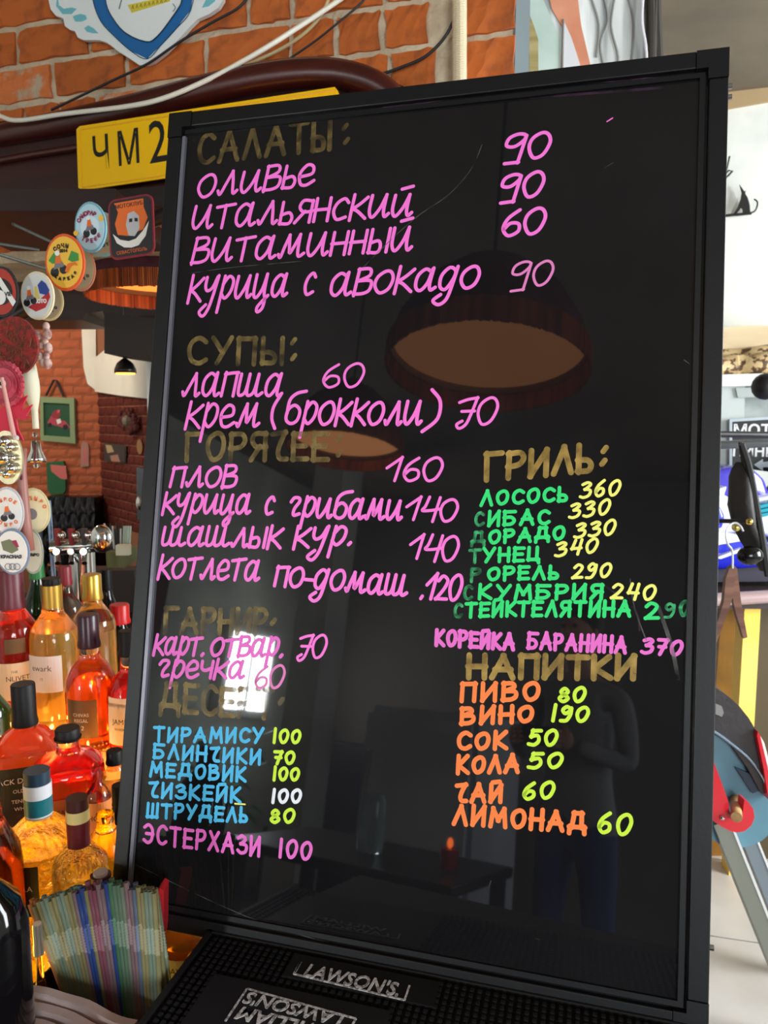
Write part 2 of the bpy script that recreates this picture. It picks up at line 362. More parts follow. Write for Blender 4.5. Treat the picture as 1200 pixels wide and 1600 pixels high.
g('0', .6, 'O.3,1 .05,.78 0,.4 .18,0 .45,.12 .6,.6 .5,.93'); g('1', .16, 'L.1,1 .06,0'); g('2', .55, 'C0,.8 .2,1 .48,.82 .35,.45 0,.02', 'L0,.02 .55,.03'); g('3', .55, 'C.02,.9 .3,1 .5,.85 .2,.55', 'C.2,.55 .55,.45 .5,.12 .2,0 0,.06')
g('4', .55, 'L.12,1 0,.42 .52,.42', 'L.5,1 .42,0'); g('5', .55, 'L.55,1 .14,1 .08,.6', 'C.08,.6 .42,.66 .52,.3 .3,.02 0,.06'); g('6', .52, 'C.4,1 .1,.7 0,.3 .2,0 .48,.15 .45,.45 .2,.5 .04,.3'); g('7', .5, 'L0,1 .5,1 .2,0', 'L.1,.5 .42,.5'); g('8', .52, 'O.25,.52 .05,.75 .25,1 .47,.75 .25,.52 0,.25 .25,0 .52,.25'); g('9', .52, 'C.5,.75 .25,1 .02,.75 .2,.5 .5,.75', 'C.5,.85 .48,.4 .3,0 .02,-.03')
g('1c', .45, 'L0,.55 .45,1 .32,0'); g('7c', .5, 'C0,.85 .25,.95 .55,1', 'C.55,1 .42,.4 .3,.0 .1,-.15 0,.0 .15,.12', 'L.12,.5 .5,.5'); g('4c', .55, 'C.2,1 .1,.6 0,.4 .3,.42 .6,.5', 'L.6,1 .45,-.05'); g('9c', .55, 'O.3,1 .05,.85 0,.55 .25,.5 .5,.75 .52,.95', 'L.55,.9 .42,-.15', 'L.42,-.15 .05,-.18')
g('о', .6, 'O.3,1 .05,.75 0,.35 .2,0 .48,.15 .6,.6 .5,.95'); g('л', .68, 'C0,.15 .08,0 .25,.45 .45,1', 'C.45,1 .5,.6 .55,.0 .68,.1'); g('и', .72, 'C.02,1 0,.3 .14,0 .38,.4 .55,1', 'C.55,1 .53,.3 .6,0 .72,.12'); g('в', .55, 'L0,-.05 .05,1.1', 'C.05,1.1 .42,1.1 .45,.8 .08,.58', 'C.08,.58 .52,.55 .52,.15 .3,0 0,.0')
g('ь', .42, 'L.02,1 0,0', 'C0,0 .32,-.02 .42,.25 .3,.5 .02,.42'); g('е', .55, 'C.05,.45 .45,.55 .45,.9 .22,1 0,.6 .08,.1 .3,0 .55,.18'); g('т', .6, 'L.3,1 .25,0', 'C0,.95 .3,1 .62,1.05'); g('а', .7, 'C.5,.85 .28,1 .04,.7 .02,.2 .2,0 .42,.35 .52,.95', 'C.55,1 .5,.3 .56,0 .7,.1')
g('я', .56, 'C.55,1 .22,1.05 .1,.75 .25,.5 .55,.5', 'L.56,1 .53,0', 'L.3,.5 0,0'); g('н', .55, 'L.02,1 0,0', 'L.52,1 .5,0', 'L0,.5 .5,.52'); g('с', .5, 'C.5,.82 .35,1 .1,.8 0,.4 .15,.02 .45,.1'); g('к', .55, 'L.05,1.15 0,-.05', 'C.55,1 .3,.7 .05,.48', 'C.05,.48 .25,.35 .55,0')
g('й', .72, 'C.02,1 0,.3 .14,0 .38,.4 .55,1', 'C.55,1 .53,.3 .6,0 .72,.12', 'L.25,1.32 .6,1.42'); g('м', .9, 'C0,.12 .08,0 .18,.5 .3,1', 'C.3,1 .36,.4 .42,.2 .68,1', 'C.68,1 .68,.3 .74,0 .9,.12'); g('ы', .68, 'L.02,1 0,0', 'C0,0 .32,-.02 .4,.25 .3,.5 .02,.42', 'L.66,1 .64,0'); g('у', .6, 'C.02,1 .02,.6 .14,.4 .35,.55 .5,1', 'C.55,1.05 .45,.3 .32,-.4 .12,-.75 -.08,-.55 .15,-.25')
g('р', .56, 'L.1,1.05 0,-.6', 'C.08,.7 .3,1.05 .52,.85 .48,.35 .25,.02 .06,.25'); g('ц', .68, 'C.02,1 0,.2 .15,0 .38,.4 .5,1', 'C.5,1 .48,.25 .55,-.1 .5,-.5 .3,-.65 .28,-.4 .66,.05'); g('д', .62, 'O.5,.85 .28,1 .04,.65 .04,.15 .25,0 .48,.5', 'C.56,1 .48,.3 .35,-.45 .1,-.7 -.12,-.5 .1,-.25'); g('б', .6, 'O.3,.85 .05,.65 .02,.2 .25,0 .5,.15 .55,.6', 'C.02,.5 .05,1.1 .3,1.4 .66,1.5')
g('п', .55, 'L.05,1 0,0', 'C.04,.95 .3,1 .55,1.02', 'L.53,1 .5,0'); g('ш', 1.0, 'C.02,1 0,.2 .1,0 .3,.2 .38,1', 'C.38,1 .36,.2 .46,0 .66,.2 .76,1', 'C.76,1 .74,.2 .84,0 1,.12'); g('г', .5, 'C0,.8 .12,1 .35,1 .4,.8 .2,.4 .2,.05 .45,.12'); g('ч', .55, 'C0,1 .02,.6 .2,.45 .5,.6', 'L.52,1 .5,0')
g('(', .25, 'C.25,1.3 0,.8 0,.3 .2,-.1'); g(')', .3, 'C0,1.45 .3,1 .3,.3 -.1,-.2'); g('.', .12, 'L.04,.0 .08,.06'); g('-', .3, 'L0,.42 .3,.42'); g('|', .1, 'L.05,1 .05,0'); g('_', .5, 'L0,0 .5,0')
PINK = mat('pink_marker_paint', (255, 122, 222), .5); PINK2 = mat('pale_pink_marker_paint', (232, 130, 196), .6)
MAG = mat('magenta_marker_paint', (238, 112, 208), .55)
def patchy(name, rgb, lo, hi, sc=60, metal=0):
    m = mat(name, rgb, .5, metal=metal); nt = m.node_tree; b = nt.nodes['Principled BSDF']
    nz = nt.nodes.new('ShaderNodeTexNoise'); nz.inputs['Scale'].default_value = sc; nz.inputs['Detail'].default_value = 3
    tc = nt.nodes.new('ShaderNodeTexCoord'); nt.links.new(tc.outputs['Object'], nz.inputs['Vector'])
    mr = nt.nodes.new('ShaderNodeMapRange'); mr.inputs[1].default_value = .35; mr.inputs[2].default_value = .65; mr.inputs[3].default_value = lo; mr.inputs[4].default_value = hi
    nt.links.new(nz.outputs['Fac'], mr.inputs[0]); nt.links.new(mr.outputs[0], b.inputs['Alpha']); return m
GOLD = patchy('gold_marker_paint', (176, 144, 70), .45, 1.0); GOLD2 = patchy('worn_gold_marker_paint', (132, 112, 62), .12, .85); GOLD3 = patchy('dim_gold_marker_paint', (120, 100, 58), .15, .75, 90)
GRN = mat('green_marker_paint', (40, 226, 120), .55); GRN2 = patchy('rubbed_green_marker_paint', (60, 190, 120), .1, .9, 120)
YEL = mat('pale_yellow_marker_paint', (246, 246, 120), .55); LIM = mat('lime_marker_paint', (206, 244, 60), .55); ORG = mat('orange_marker_paint', (255, 132, 62), .55)
CYA = mat('cyan_marker_paint', (76, 190, 240), .55); WHI = mat('white_marker_paint', (240, 246, 255), .55); SMEAR = patchy('faint_smear', (92, 60, 84), 0, .5, 40); SMEARW = patchy('faint_scratch', (110, 112, 108), 0, .55, 60)
PH = -.006
zc = [0]
def stroke(bm, pts, w, closed=False):
    """flat ribbon of paint on the panel; pts are board (a,b) metres"""
    zc[0] += 1; h = PH + .00025 + (zc[0] % 40) * .000004
    P = [Vector(p) for p in pts]
    if (P[0] - P[-1]).length < 1e-5 and len(P) > 2 and not closed: P = P[:-1]; closed = True
    n = len(P); Lf, Rt = [], []
    for i in range(n):
        if closed: d = P[(i + 1) % n] - P[i - 1]
        else: d = P[min(i + 1, n - 1)] - P[max(i - 1, 0)]
        if d.length < 1e-9: d = Vector((1, 0))
        d.normalize(); nn = Vector((-d.y, d.x)) * w * .5
        if not closed and i in (0, n - 1):
            e = -d if i == 0 else d; q = P[i] + e * w * .2
        else: q = P[i]
        Lf.append(bm.verts.new(BP.p(*(q + nn), h))); Rt.append(bm.verts.new(BP.p(*(q - nn), h)))
    for i in range(n if closed else n - 1):
        j = (i + 1) % n; bm.faces.new((Rt[i], Rt[j], Lf[j], Lf[i]))
    if not closed:
        for k, sg in ((0, -1), (n - 1, 1)):
            d = (P[min(k + 1, n - 1)] - P[max(k - 1, 0)]).normalized(); c = P[k] + d * sg * w * .2
            arc = [BP.p(*(c + Matrix.Rotation(sg * t, 2) @ Vector((-d.y, d.x)) * w * .5 * (sg)), h) for t in (0, -.6, -1.2, -1.95, -2.55, -math.pi)] if False else None
            pts2 = []
            for t in (-1.2, -.6, 0, .6, 1.2):
                r = Matrix.Rotation(t, 2) @ (d * sg) * w * .5; pts2.append(bm.verts.new(BP.p(*(c + r), h)))
            ring = ([Rt[k]] + pts2 + [Lf[k]]) if sg > 0 else ([Lf[k]] + pts2 + [Rt[k]])
            try: bm.faces.new(ring)
            except Exception: pass
def seglen(pts): return
def write(s, x0, y0, x1, y1, hpx, m, w, name='lettering', slant=.16, cur=False, gap=.2, jit=.02):
    """x0,y0 - x1,y1: baseline of the word; mapped to the board plane through the photograph's view"""
    tot = 0; lay_ = []
    for ch in s:
        if ch == ' ': tot += .35; continue
        k = ch + 'c' if cur and ch + 'c' in G else ch
        wd_, st = G[k]; lay_.append((tot, wd_, st)); tot += wd_ + gap
    tot -= gap
    bm = NB(); sc = (x1 - x0) / tot; sy = (y1 - y0) / (x1 - x0)
    for (t0, wd_, st) in lay_:
        js = random.uniform(-jit, jit); jh = 1 + random.uniform(-2 * jit, 2 * jit); jb = random.uniform(-jit, jit)
        for typ, pts in st:
            def mp(p):
                px_ = x0 + (t0 + p[0]) * sc; py = y0 + (px_ - x0) * sy - (p[1] * jh + jb) * hpx
                px_ += (slant + js) * p[1] * hpx
                return Vector(BP.ab(px_, py))
            q = [mp(p) for p in pts]
            if typ == 'O': stroke(bm, cat(q, 5, True), w, True)
            elif typ == 'C': stroke(bm, cat(q, 5), w)
            else:
                for a, b in zip(q, q[1:]): stroke(bm, [a, (a + b) / 2, b], w)
    return obj(name, bm, m, board)
gw = .0062; pw = .0041; bw_ = .0042
def gold(s, x0, y0, x1, y1, h, m=GOLD2, col=None, w=gw):
    write(s, x0, y0, x1, y1, h, m, w, 'heading', slant=.04, gap=.28)
    if col:
        bm = NB()
        for (x, y) in col:
            a = Vector(BP.ab(x - 1.5, y + 2)); b = Vector(BP.ab(x + 1.5, y - 2)); stroke(bm, [a, (a + b) / 2, b], w * .9)
        obj('heading_colon', bm, m, board)
gold('САЛАТЫ', 307, 251, 513, 227, 44, GOLD3, ((537, 194), (539, 216)))
gold('СУПЫ', 291, 565, 438, 565, 38, GOLD2, ((456, 531), (456, 556)))
gold('ГОРЯЧЕЕ', 288, 718, 508, 716, 40, GOLD2, ((528, 684), (528, 707)))
gold('ГАРНИР', 254, 988, 412, 989, 36, GOLD2, ((424, 972),))
gold('ДЕСЕРТ', 247, 1112, 420, 1122, 42, GOLD2, ((436, 1097),))
gold('ГРИЛЬ', 759, 748, 924, 733, 38, GOLD, ((945, 701), (943, 721)))
gold('НАПИТКИ', 731, 1058, 990, 1060, 32, GOLD)
def pk(s, x0, y0, x1, y1, h, m=None, w=pw, gap=.14): write(s, x0, y0, x1, y1, h, m or PINK, w, cur=True, gap=gap, slant=.17)
pk('оливье', 305, 305, 486, 285, 33); pk('итальянский', 296, 354, 640, 333, 33); pk('витаминный', 296, 408, 640, 387, 34)
pk('курица', 290, 468, 444, 459, 34); pk('с', 472, 459, 486, 457, 34); pk('авокадо', 513, 459, 744, 446, 34)
pk('90', 787, 245, 855, 241, 40); pk('90', 781, 307, 845, 302, 38); pk('60', 783, 366, 848, 360, 40); pk('90', 797, 446, 860, 441, 38, PINK2, .003)
pk('лапша', 281, 616, 436, 617, 34); pk('60', 501, 604, 563, 603, 36, w=.0032); pk('крем', 286, 666, 400, 665, 34); pk('(', 420, 664, 428, 664, 36); pk('брокколи', 442, 661, 655, 661, 34); pk(')', 665, 664, 680, 664, 38); pk('70', 712, 662, 772, 660, 40, w=.0034)
pk('плов', 262, 759, 364, 760, 30); pk('160', 600, 750, 686, 750, 36, w=.0034)
pk('курица', 250, 801, 386, 802, 28); pk('с', 411, 803, 422, 803, 28); pk('грибами', 449, 806, 624, 812, 29); pk('140', 631, 810, 710, 814, 34, w=.0034)
pk('шашлык', 249, 851, 434, 855, 28); pk('кур.', 456, 855, 546, 850, 28); pk('140', 637, 870, 711, 877, 38, w=.0034)
pk('котлета', 243, 902, 400, 907, 30); pk('по-домаш', 426, 914, 632, 931, 30); pk('.120', 655, 934, 716, 938, 38, w=.0038)
pk('карт.', 236, 1022, 314, 1025, 26, MAG); pk('отвар.', 325, 1025, 438, 1026, 26, MAG); pk('70', 462, 1028, 504, 1029, 36, w=.0032); pk('гречка', 243, 1059, 376, 1060, 25, MAG); pk('60', 394, 1076, 438, 1076, 34, PINK2, .0032)
def cp(s, x0, y0, x1, y1, h, m, w=bw_, sl=.06, gap=.3): write(s, x0, y0 - 1, x1, y1 - 1, h - 7, m, w * .93, slant=sl, gap=gap + .06)
for s, x0, y0, x1, y1, h in (('ТИРАМИСУ', 237, 1160, 406, 1162, 27), ('БЛИНЧИКИ', 237, 1186, 402, 1196, 27), ('МЕДОВИК', 231, 1215, 379, 1223, 27), ('ЧИЗКЕЙК', 229, 1247, 371, 1256, 28), ('ШТРУДЕЛЬ', 226, 1279, 382, 1287, 27)): cp(s, x0, y0, x1, y1, h, CYA)
for s, x0, y0, x1, y1, h, m in (('100', 424, 1162, 465, 1163, 26, LIM), ('70', 426, 1195, 456, 1196, 25, LIM), ('100', 424, 1221, 463, 1222, 25, LIM), ('100', 422, 1256, 466, 1257, 26, WHI), ('80', 420, 1289, 456, 1288, 27, LIM)): cp(s, x0, y0, x1, y1, h, m)
cp('ЭСТЕРХАЗИ', 221, 1319, 401, 1340, 34, MAG); cp('100', 433, 1342, 482, 1347, 33, MAG); cp('_', 364, 1259, 379, 1260, 10, YEL, .002)
for s, x0, y0, x1, y1, h in (('ЛОСОСЬ', 751, 789, 885, 782, 27), ('ИБАС', 763, 821, 856, 818, 27), ('ОРАДО', 764, 849, 880, 842, 25), ('УНЕЦ', 755, 878, 841, 876, 26), ('ОРЕЛЬ', 762, 907, 871, 904, 25), ('КУМБРИЯ', 748, 936, 940, 936, 27), ('ТЕЙК', 727, 965, 804, 962, 27), ('ТЕЛЯТИНА', 809, 963, 984, 963, 28)): cp(s, x0, y0, x1, y1, h, GRN)
for s, x0, y0, x1, y1, h in (('С', 742, 822, 753, 821, 27), ('Д', 736, 851, 755, 850, 25), ('Т', 733, 879, 748, 878, 26), ('Ф', 734, 908, 748, 907, 24), ('С', 724, 937, 735, 937, 27), ('С', 709, 966, 719, 965, 27)): cp(s, x0, y0, x1, y1, h, GRN2, .0038)
for s, x0, y0, x1, y1, h in (('360', 907, 778, 966, 773, 30), ('330', 890, 810, 950, 803, 29), ('330', 898, 841, 959, 835, 29), ('340', 868, 870, 931, 863, 28), ('290', 895, 904, 952, 902, 28), ('240', 956, 936, 1022, 938, 29)): cp(s, x0, y0, x1, y1, h, YEL, .0034, sl=.2)
cp('2', 1010, 968, 1028, 968, 30, GRN, .004); cp('9', 1040, 965, 1054, 965, 28, GRN2, .003); cp('0', 1064, 963, 1076, 963, 28, GRN2, .004)
cp('КОРЕЙКА', 680, 1009, 801, 1016, 29, MAG, .0048); cp('БАРАНИНА', 825, 1014, 977, 1021, 30, MAG, .0042); cp('370', 1004, 1022, 1064, 1025, 28, MAG, .004, sl=.2)
for s, x0, y0, x1, y1, h in (('ПИВО', 720, 1097, 840, 1095, 32), ('ВИНО', 720, 1133, 830, 1129, 30), ('СОК', 715, 1173, 789, 1171, 31), ('КОЛА', 714, 1210, 808, 1208, 31), ('ЧАЙ', 712, 1255, 781, 1255, 32), ('ЛИМОНАД', 708, 1290, 913, 1302, 34)): cp(s, x0, y0, x1, y1, h, ORG, .0052)
for s, x0, y0, x1, y1, h in (('80', 873, 1098, 912, 1098, 28), ('190', 862, 1128, 917, 1129, 29), ('50', 826, 1167, 868, 1167, 29), ('50', 826, 1203, 876, 1202, 29), ('60', 817, 1252, 863, 1250, 32), ('60', 935, 1304, 984, 1308, 37)): cp(s, x0, y0, x1, y1, h, LIM, .0042, sl=.14)
# smears and scratches that stay on the surface
bm = NB()
for pts, w in (([(600, 165), (640, 157), (700, 147)], .006), ([(850, 130), (960, 120), (1050, 118)], .004), ([(830, 148), (960, 138), (1060, 130)], .003), ([(300, 215), (312, 212)], .004), ([(930, 905), (990, 950), (1000, 985)], .002)):
    bm = NB(); stroke(bm, cat([Vector(BP.ab(*p)) for p in pts], 6), w); obj('smear', bm, SMEAR, board)
for pts, w in (([(752, 222), (735, 260), (700, 300), (650, 335), (600, 380), (560, 420)], .0012), ([(985, 905), (992, 950), (1010, 1000)], .0012), ([(1030, 950), (1050, 1010), (1060, 1060)], .004), ([(290, 425), (360, 415), (470, 405)], .001), ([(945, 258), (958, 250)], .001), ([(1070, 560), (1078, 566)], .001), ([(762, 1392), (766, 1380)], .001), ([(836, 1470), (842, 1472)], .001), ([(200, 1350), (420, 1450), (700, 1522)], .0008)):
    bm = NB(); stroke(bm, cat([Vector(BP.ab(*p)) for p in pts], 6), w); obj('scratch', bm, SMEARW, board)
for (x, y) in ((953, 183),):
    a = Vector(BP.ab(x - 4, y + 2)); b = Vector(BP.ab(x + 4, y - 3)); bm = NB(); stroke(bm, [a, (a + b) / 2, b], .0014); obj('pink_mark', bm, PINK, board)

# ================================================================ BAR MATS
rub = mat('black_rubber', (16, 16, 18), .6)
wlet = mat('worn_white_print', (214, 214, 216), .6, noise=((130, 130, 132), 300, .45, .6))
CP = Plane((0, 0, CZ), (1, 0, 0), (0, 1, 0))
mat_t = thing('bar_mat', 'black rubber bar mat with white lettering, under the foot of the menu board', 'bar mat', CP.px(650, 1600))
q = [CP.px(333, 1474), CP.px(268, 1580)]
BU = XB; BV = Vector((-XB.y, XB.x, 0))            # along / across the mat
MP = Plane(CP.px(333, 1476), BU, BV)
obj('rubber_base', box(NB(), (-.01, -.26, 0), (.70, .012, .004), MP.M(), .002), rub, mat_t)
rim = NB()
for r in ((-.01, -.26, -.004, .012), (.694, -.26, .70, .012), (-.01, .006, .70, .012)): box(rim, (r[0], r[1], .004), (r[2], r[3], .011), MP.M())
obj('rim', rim, rub, mat_t)
nub = NB()
LA = MP.ab(470, 1515)
for i in range(84):
    for j in range(30):
        a, b = .002 + i * .0081, -.004 - j * .0081
        x = a; top = -.036 < b and .105 < a < .255
        low = b < -.052 and .03 < a < .215
        if top or low: continue
        box(nub, (a, b, .004), (a + .0042, b + .0042, .010), MP.M())
box(nub, (.10, -.036, .004), (.262, -.001, .0104), MP.M()); box(nub, (.03, -.2, .004), (.222, -.052, .0104), MP.M())
o = obj('nub', nub, rub, mat_t, kind='stuff')
def flat_quad(pts, h, w=.002):
    bm = NB()
    for (x0, y0), (x1, y1) in zip(pts, pts[1:]):
        a = atz(x0, y0, CZ + .0105); b = atz(x1, y1, CZ + .0105); d = (b - a).normalized(); n = Vector((-d.y, d.x, 0)) * w / 2
        prism(bm, [a - n, b - n, b + n, a + n], Vector((0, 0, .0006)))
    return bm
obj('print_border', flat_quad([(470, 1503), (459, 1522), (632, 1563), (640, 1540)], .0065), wlet, mat_t)
obj('print_border', flat_quad([(352, 1596), (386, 1545), (556, 1592)], .0065), wlet, mat_t)
obj('print_border', flat_quad([(556, 1592), (540, 1620)], .0065), wlet, mat_t)
def mattext(s, x0, y0, x1, y1, flip=False, k=1):
    h = CZ + .0112; a = atz(x0, y0, h); b = atz(x1, y1, h); d = b - a; v = Vector((-d.y, d.x, 0)).normalized()
    P = Plane((a + b) / 2, d, v); L = d.length
    o = text(s, .02, P, 0, 0, 0, wlet, mat_t, rot=math.pi if flip else 0, shear=.15, bold=.0004)
    xs = [P.u.dot((MW[mat_t.name] @ v_.co) - P.o) for v_ in o.data.vertices]; f = L / (max(xs) - min(xs))
    Mi = MW[mat_t.name].inverted(); B = P.M(); Bi = B.inverted()
    for v_ in o.data.vertices:
        q = Bi @ (MW[mat_t.name] @ v_.co); q.x *= f; q.y *= f * k; v_.co = Mi @ (B @ q)
mattext("LAWSON'S.", 477, 1516, 624, 1548, k=1.25)
mattext("LAWSON'S", 385, 1557, 538, 1594, True, 1.0)
mattext("WILLIAM", 374, 1581, 512, 1614, True, .95)
obj('print_border', flat_quad([(470, 1503), (461, 1520)], .0065), wlet, mat_t)
# ================================================================ LEFT SIDE: fascia, plate, sign, cables
mahog = mat('dark_mahogany', (74, 22, 16), .32, coat=.4, noise=((44, 12, 10), (3, 3, 30), .35, .7))
dwood = mat('dark_wood', (36, 18, 15), .4, noise=((24, 12, 11), (2, 2, 30), .4, .7))
can = thing('back_bar_canopy', 'dark red wooden canopy with a rounded moulding across the brick wall', 'canopy', NW.px(250, 320))
NWP = lambda x, y, h=0: NW.px(x, y, h)
bm = NB(); prism(bm, [NWP(x, y, .02) for x, y in [(-60, 215), (250, 165), (420, 128), (520, 118), (590, 128), (640, 150), (660, 190), (660, 310), (300, 322), (-60, 350)]], NW.n * .055)
obj('fascia', bm, mat('dark_maroon_wood', (58, 18, 14), .4, noise=((40, 14, 11), (2, 2, 30), .4, .7)), can)
tp = cat([NWP(x, y, .085) for x, y in [(-60, 222), (60, 200), (200, 172), (330, 140), (420, 122), (500, 115), (560, 122), (605, 142), (632, 175), (642, 230)]], 8)
obj('moulding', tube(NB(), tp, .026, 14, rf=lambda t: .024 + .012 * math.sin(min(1, t * 1.2) * math.pi)), mahog, can, smooth=True)
tp = cat([NWP(x, y, .09) for x, y in [(-60, 262), (60, 240), (240, 212), (420, 178), (520, 165), (590, 180), (610, 230)]], 8)
obj('bead', tube(NB(), tp, .008, 10), mahog, can, smooth=True)
bm = NB(); prism(bm, [NWP(x, y, .02) for x, y in [(-60, 335), (300, 305), (660, 300), (660, 330), (300, 335), (-60, 368)]], NW.n * .09)
obj('lower_ledge', bm, dwood, can)
# yellow number plate
PP = Plane(NWP(190, 235, .12), WU, WZ)
yel = mat('plate_yellow', (250, 196, 0), .35); blk = pm((14, 13, 12), .5)
pt = thing('number_plate', 'yellow number plate with black characters on the dark canopy', 'number plate', PP.px(300, 280))
def quadin(P, c, h, d, m, name, par, **k): bm = NB(); pxpoly(bm, P, c, h, d); return obj(name, bm, m, par, **k)
pq = [(121, 203), (126, 198), (524, 137), (528, 142), (531, 150), (528, 240), (130, 298), (124, 294)]
quadin(PP, pq, 0, .004, yel, 'plate', pt)
bm = NB(); tube(bm, [PP.px(x, y, .004) for x, y in [(126, 203), (525, 141), (526, 236), (129, 293), (126, 203)]], .0018, 6); obj('raised_rim', bm, pm((235, 172, 0), .35), pt)
u = (PP.px(250, 217) - PP.px(145, 236)).normalized(); v = (PP.px(150, 205) - PP.px(153, 265)).normalized()
PT = Plane(PP.px(147, 238), u, v)
for s, x, y, hh, sx in (('Ч', 160, 244, .106, .74), ('М', 203, 238, .106, .72), ('2', 249, 231, .132, .8), ('0', 300, 225, .108, .85), ('1', 345, 218, .108, .85), ('8', 390, 212, .108, .85)):
    a, b = PT.ab(x, y); text(s, hh * 1.05, PT, a, b, .0045, blk, pt, sx=sx, name='character', bold=.0006)
# shield sign
sg = thing('shield_sign', 'white cut-out sign with a blue shield outline on the brick wall', 'sign', NWP(215, 100))
white = pm((238, 244, 244), .35); blue = pm((38, 108, 172), .35); cyan = pm((120, 196, 208), .4); ink = pm((20, 50, 60), .5)
out = [(85, -60), (80, 0), (84, 18), (92, 28), (104, 32), (106, 44), (114, 50), (122, 52), (126, 62), (136, 66), (150, 66), (160, 66), (172, 70), (190, 84), (206, 94), (222, 105), (234, 104), (244, 100), (262, 86), (282, 66), (300, 46), (312, 34), (330, 26), (345, 16), (352, 4), (354, -60)]
quadin(NW, out, .018, .012, white, 'backing', sg)
quadin(NW, [(140, -60), (146, 4), (158, 34), (178, 56), (205, 80), (230, 92), (252, 70), (276, 44), (298, 16), (310, -60)], .030, .0015, blue, 'shield_band', sg)
quadin(NW, [(158, -60), (166, 6), (176, 28), (192, 48), (212, 60), (234, 66), (250, 52), (268, 28), (282, 6), (290, -60)], .0315, .0012, white, 'shield_field', sg)
bm = NB(); tube(bm, cat([NWP(x, y, .0335) for x, y in [(160, -40), (166, 6), (176, 28), (192, 48), (212, 60), (234, 65), (250, 52), (268, 28), (284, 2), (290, -40)]], 4), .0012, 6)
tube(bm, cat([NWP(x, y, .0315) for x, y in [(140, -40), (146, 4), (158, 34), (178, 56), (205, 80), (230, 92), (252, 70), (276, 44), (298, 16), (308, -40)]], 4), .001, 6); obj('outline', bm, ink, sg)
for pts in ([(90, -10), (92, 8), (100, 14), (112, 12), (120, 14), (112, 22), (98, 22), (88, 10)], [(114, 26), (118, 34), (128, 34), (136, 30), (134, 24), (126, 22), (118, 24)], [(132, 44), (136, 50), (146, 52), (154, 52), (146, 44), (138, 40)], [(316, 12), (326, 10), (336, 2), (340, -10), (322, 0)]):
    quadin(NW, pts, .030, .001, cyan, 'wave', sg)
quadin(NW, [(200, 8), (264, -6), (266, 2), (206, 20)], .033, .001, pm((226, 206, 70), .5), 'banner', sg)
bm = NB()
for k in range(9):
    x = 206 + k * 6.4; y = 12 - k * 1.35
    tube(bm, [NWP(x, y + 2, .0345), NWP(x + 1.5, y - 4, .0345), NWP(x + 3.2, y + 2, .0345)], .0006, 5)
obj('banner_marks', bm, pm((60, 60, 20), .6), sg)
bm = NB(); tube(bm, cat([NWP(x, y, .034) for x, y in [(196, -12), (190, 0), (186, 14)]], 4), .001, 5); obj('ink_mark', bm, ink, sg)
bm = NB(); tube(bm, cat([NWP(x, y, .034) for x, y in [(270, 6), (274, 12), (270, 18)]], 4), .0008, 5); obj('ink_mark', bm, ink, sg)
# cables
def cable(name, pts, r, m, label, cat_='cable', par=None):
    bm = tube(NB(), cat([NW.px(x, y, h) for x, y, h in pts], 10), r, 8); o = obj(name, bm, m, smooth=True); tag(o, label, cat_); return o
cw = mat('white_cable_sheath', (232, 228, 214), .4); cb = mat('black_cable_sheath', (34, 34, 38), .45)
cable('cable', [(-30, 165, .14), (0, 181, .14), (30, 188, .135), (100, 178, .13), (200, 166, .13), (260, 152, .13), (330, 122, .12), (400, 84, .1), (470, 40, .07), (530, 0, .05), (570, -30, .04)], .0058, cw, 'thick white cable sagging across the brick wall and canopy')
cable('cable', [(300, 142, .05), (380, 104, .05), (440, 76, .045), (480, 48, .04), (505, 18, .04), (520, -20, .03)], .004, pm((206, 186, 140), .5), 'beige cable just behind the thick white cable')
cable('cable', [(80, 172, .06), (130, 148, .05), (180, 124, .045), (230, 100, .05), (280, 66, .05), (330, 36, .045), (370, 14, .04), (392, -10, .03)], .0032, cb, 'thin black cable crossing the tip of the shield sign')
cable('cable', [(440, 100, .05), (490, 66, .05), (530, 34, .05), (565, 4, .04), (580, -20, .03)], .0026, cb, 'thin black cable running just below the white cable')
cable('cable', [(590, 118, .03), (625, 106, .025), (665, 88, .025), (695, 58, .025), (712, 22, .025), (720, -20, .03)], .0036, cb, 'black cable bending up beside the corrugated conduit')
bm = NB(); A = NW.px(718, -20, .03); B = NW.px(718, 135, .03); n = 60
for i in range(n):
    c0 = A.lerp(B, i / n); c1 = A.lerp(B, (i + .62) / n); bar(bm, c0, c1, .0165, seg=12)
bar(bm, A, B, .0125, seg=12)
tag(obj('conduit', bm, mat('cream_conduit', (232, 220, 188), .5)), 'cream corrugated conduit hanging vertically on the brick wall', 'conduit')

# dark curved band under the canopy that carries the round magnets
bt = cat([at(x, y, Y) for x, y, Y in [(300, 318, 1.60), (215, 352, 1.60), (150, 372, 1.60), (104, 420, 1.60), (62, 468, 1.60), (10, 500, 1.60), (-60, 520, 1.60)]], 8)
obj('arch_band', tube(NB(), bt, .016, 10), dwood, can, smooth=True)
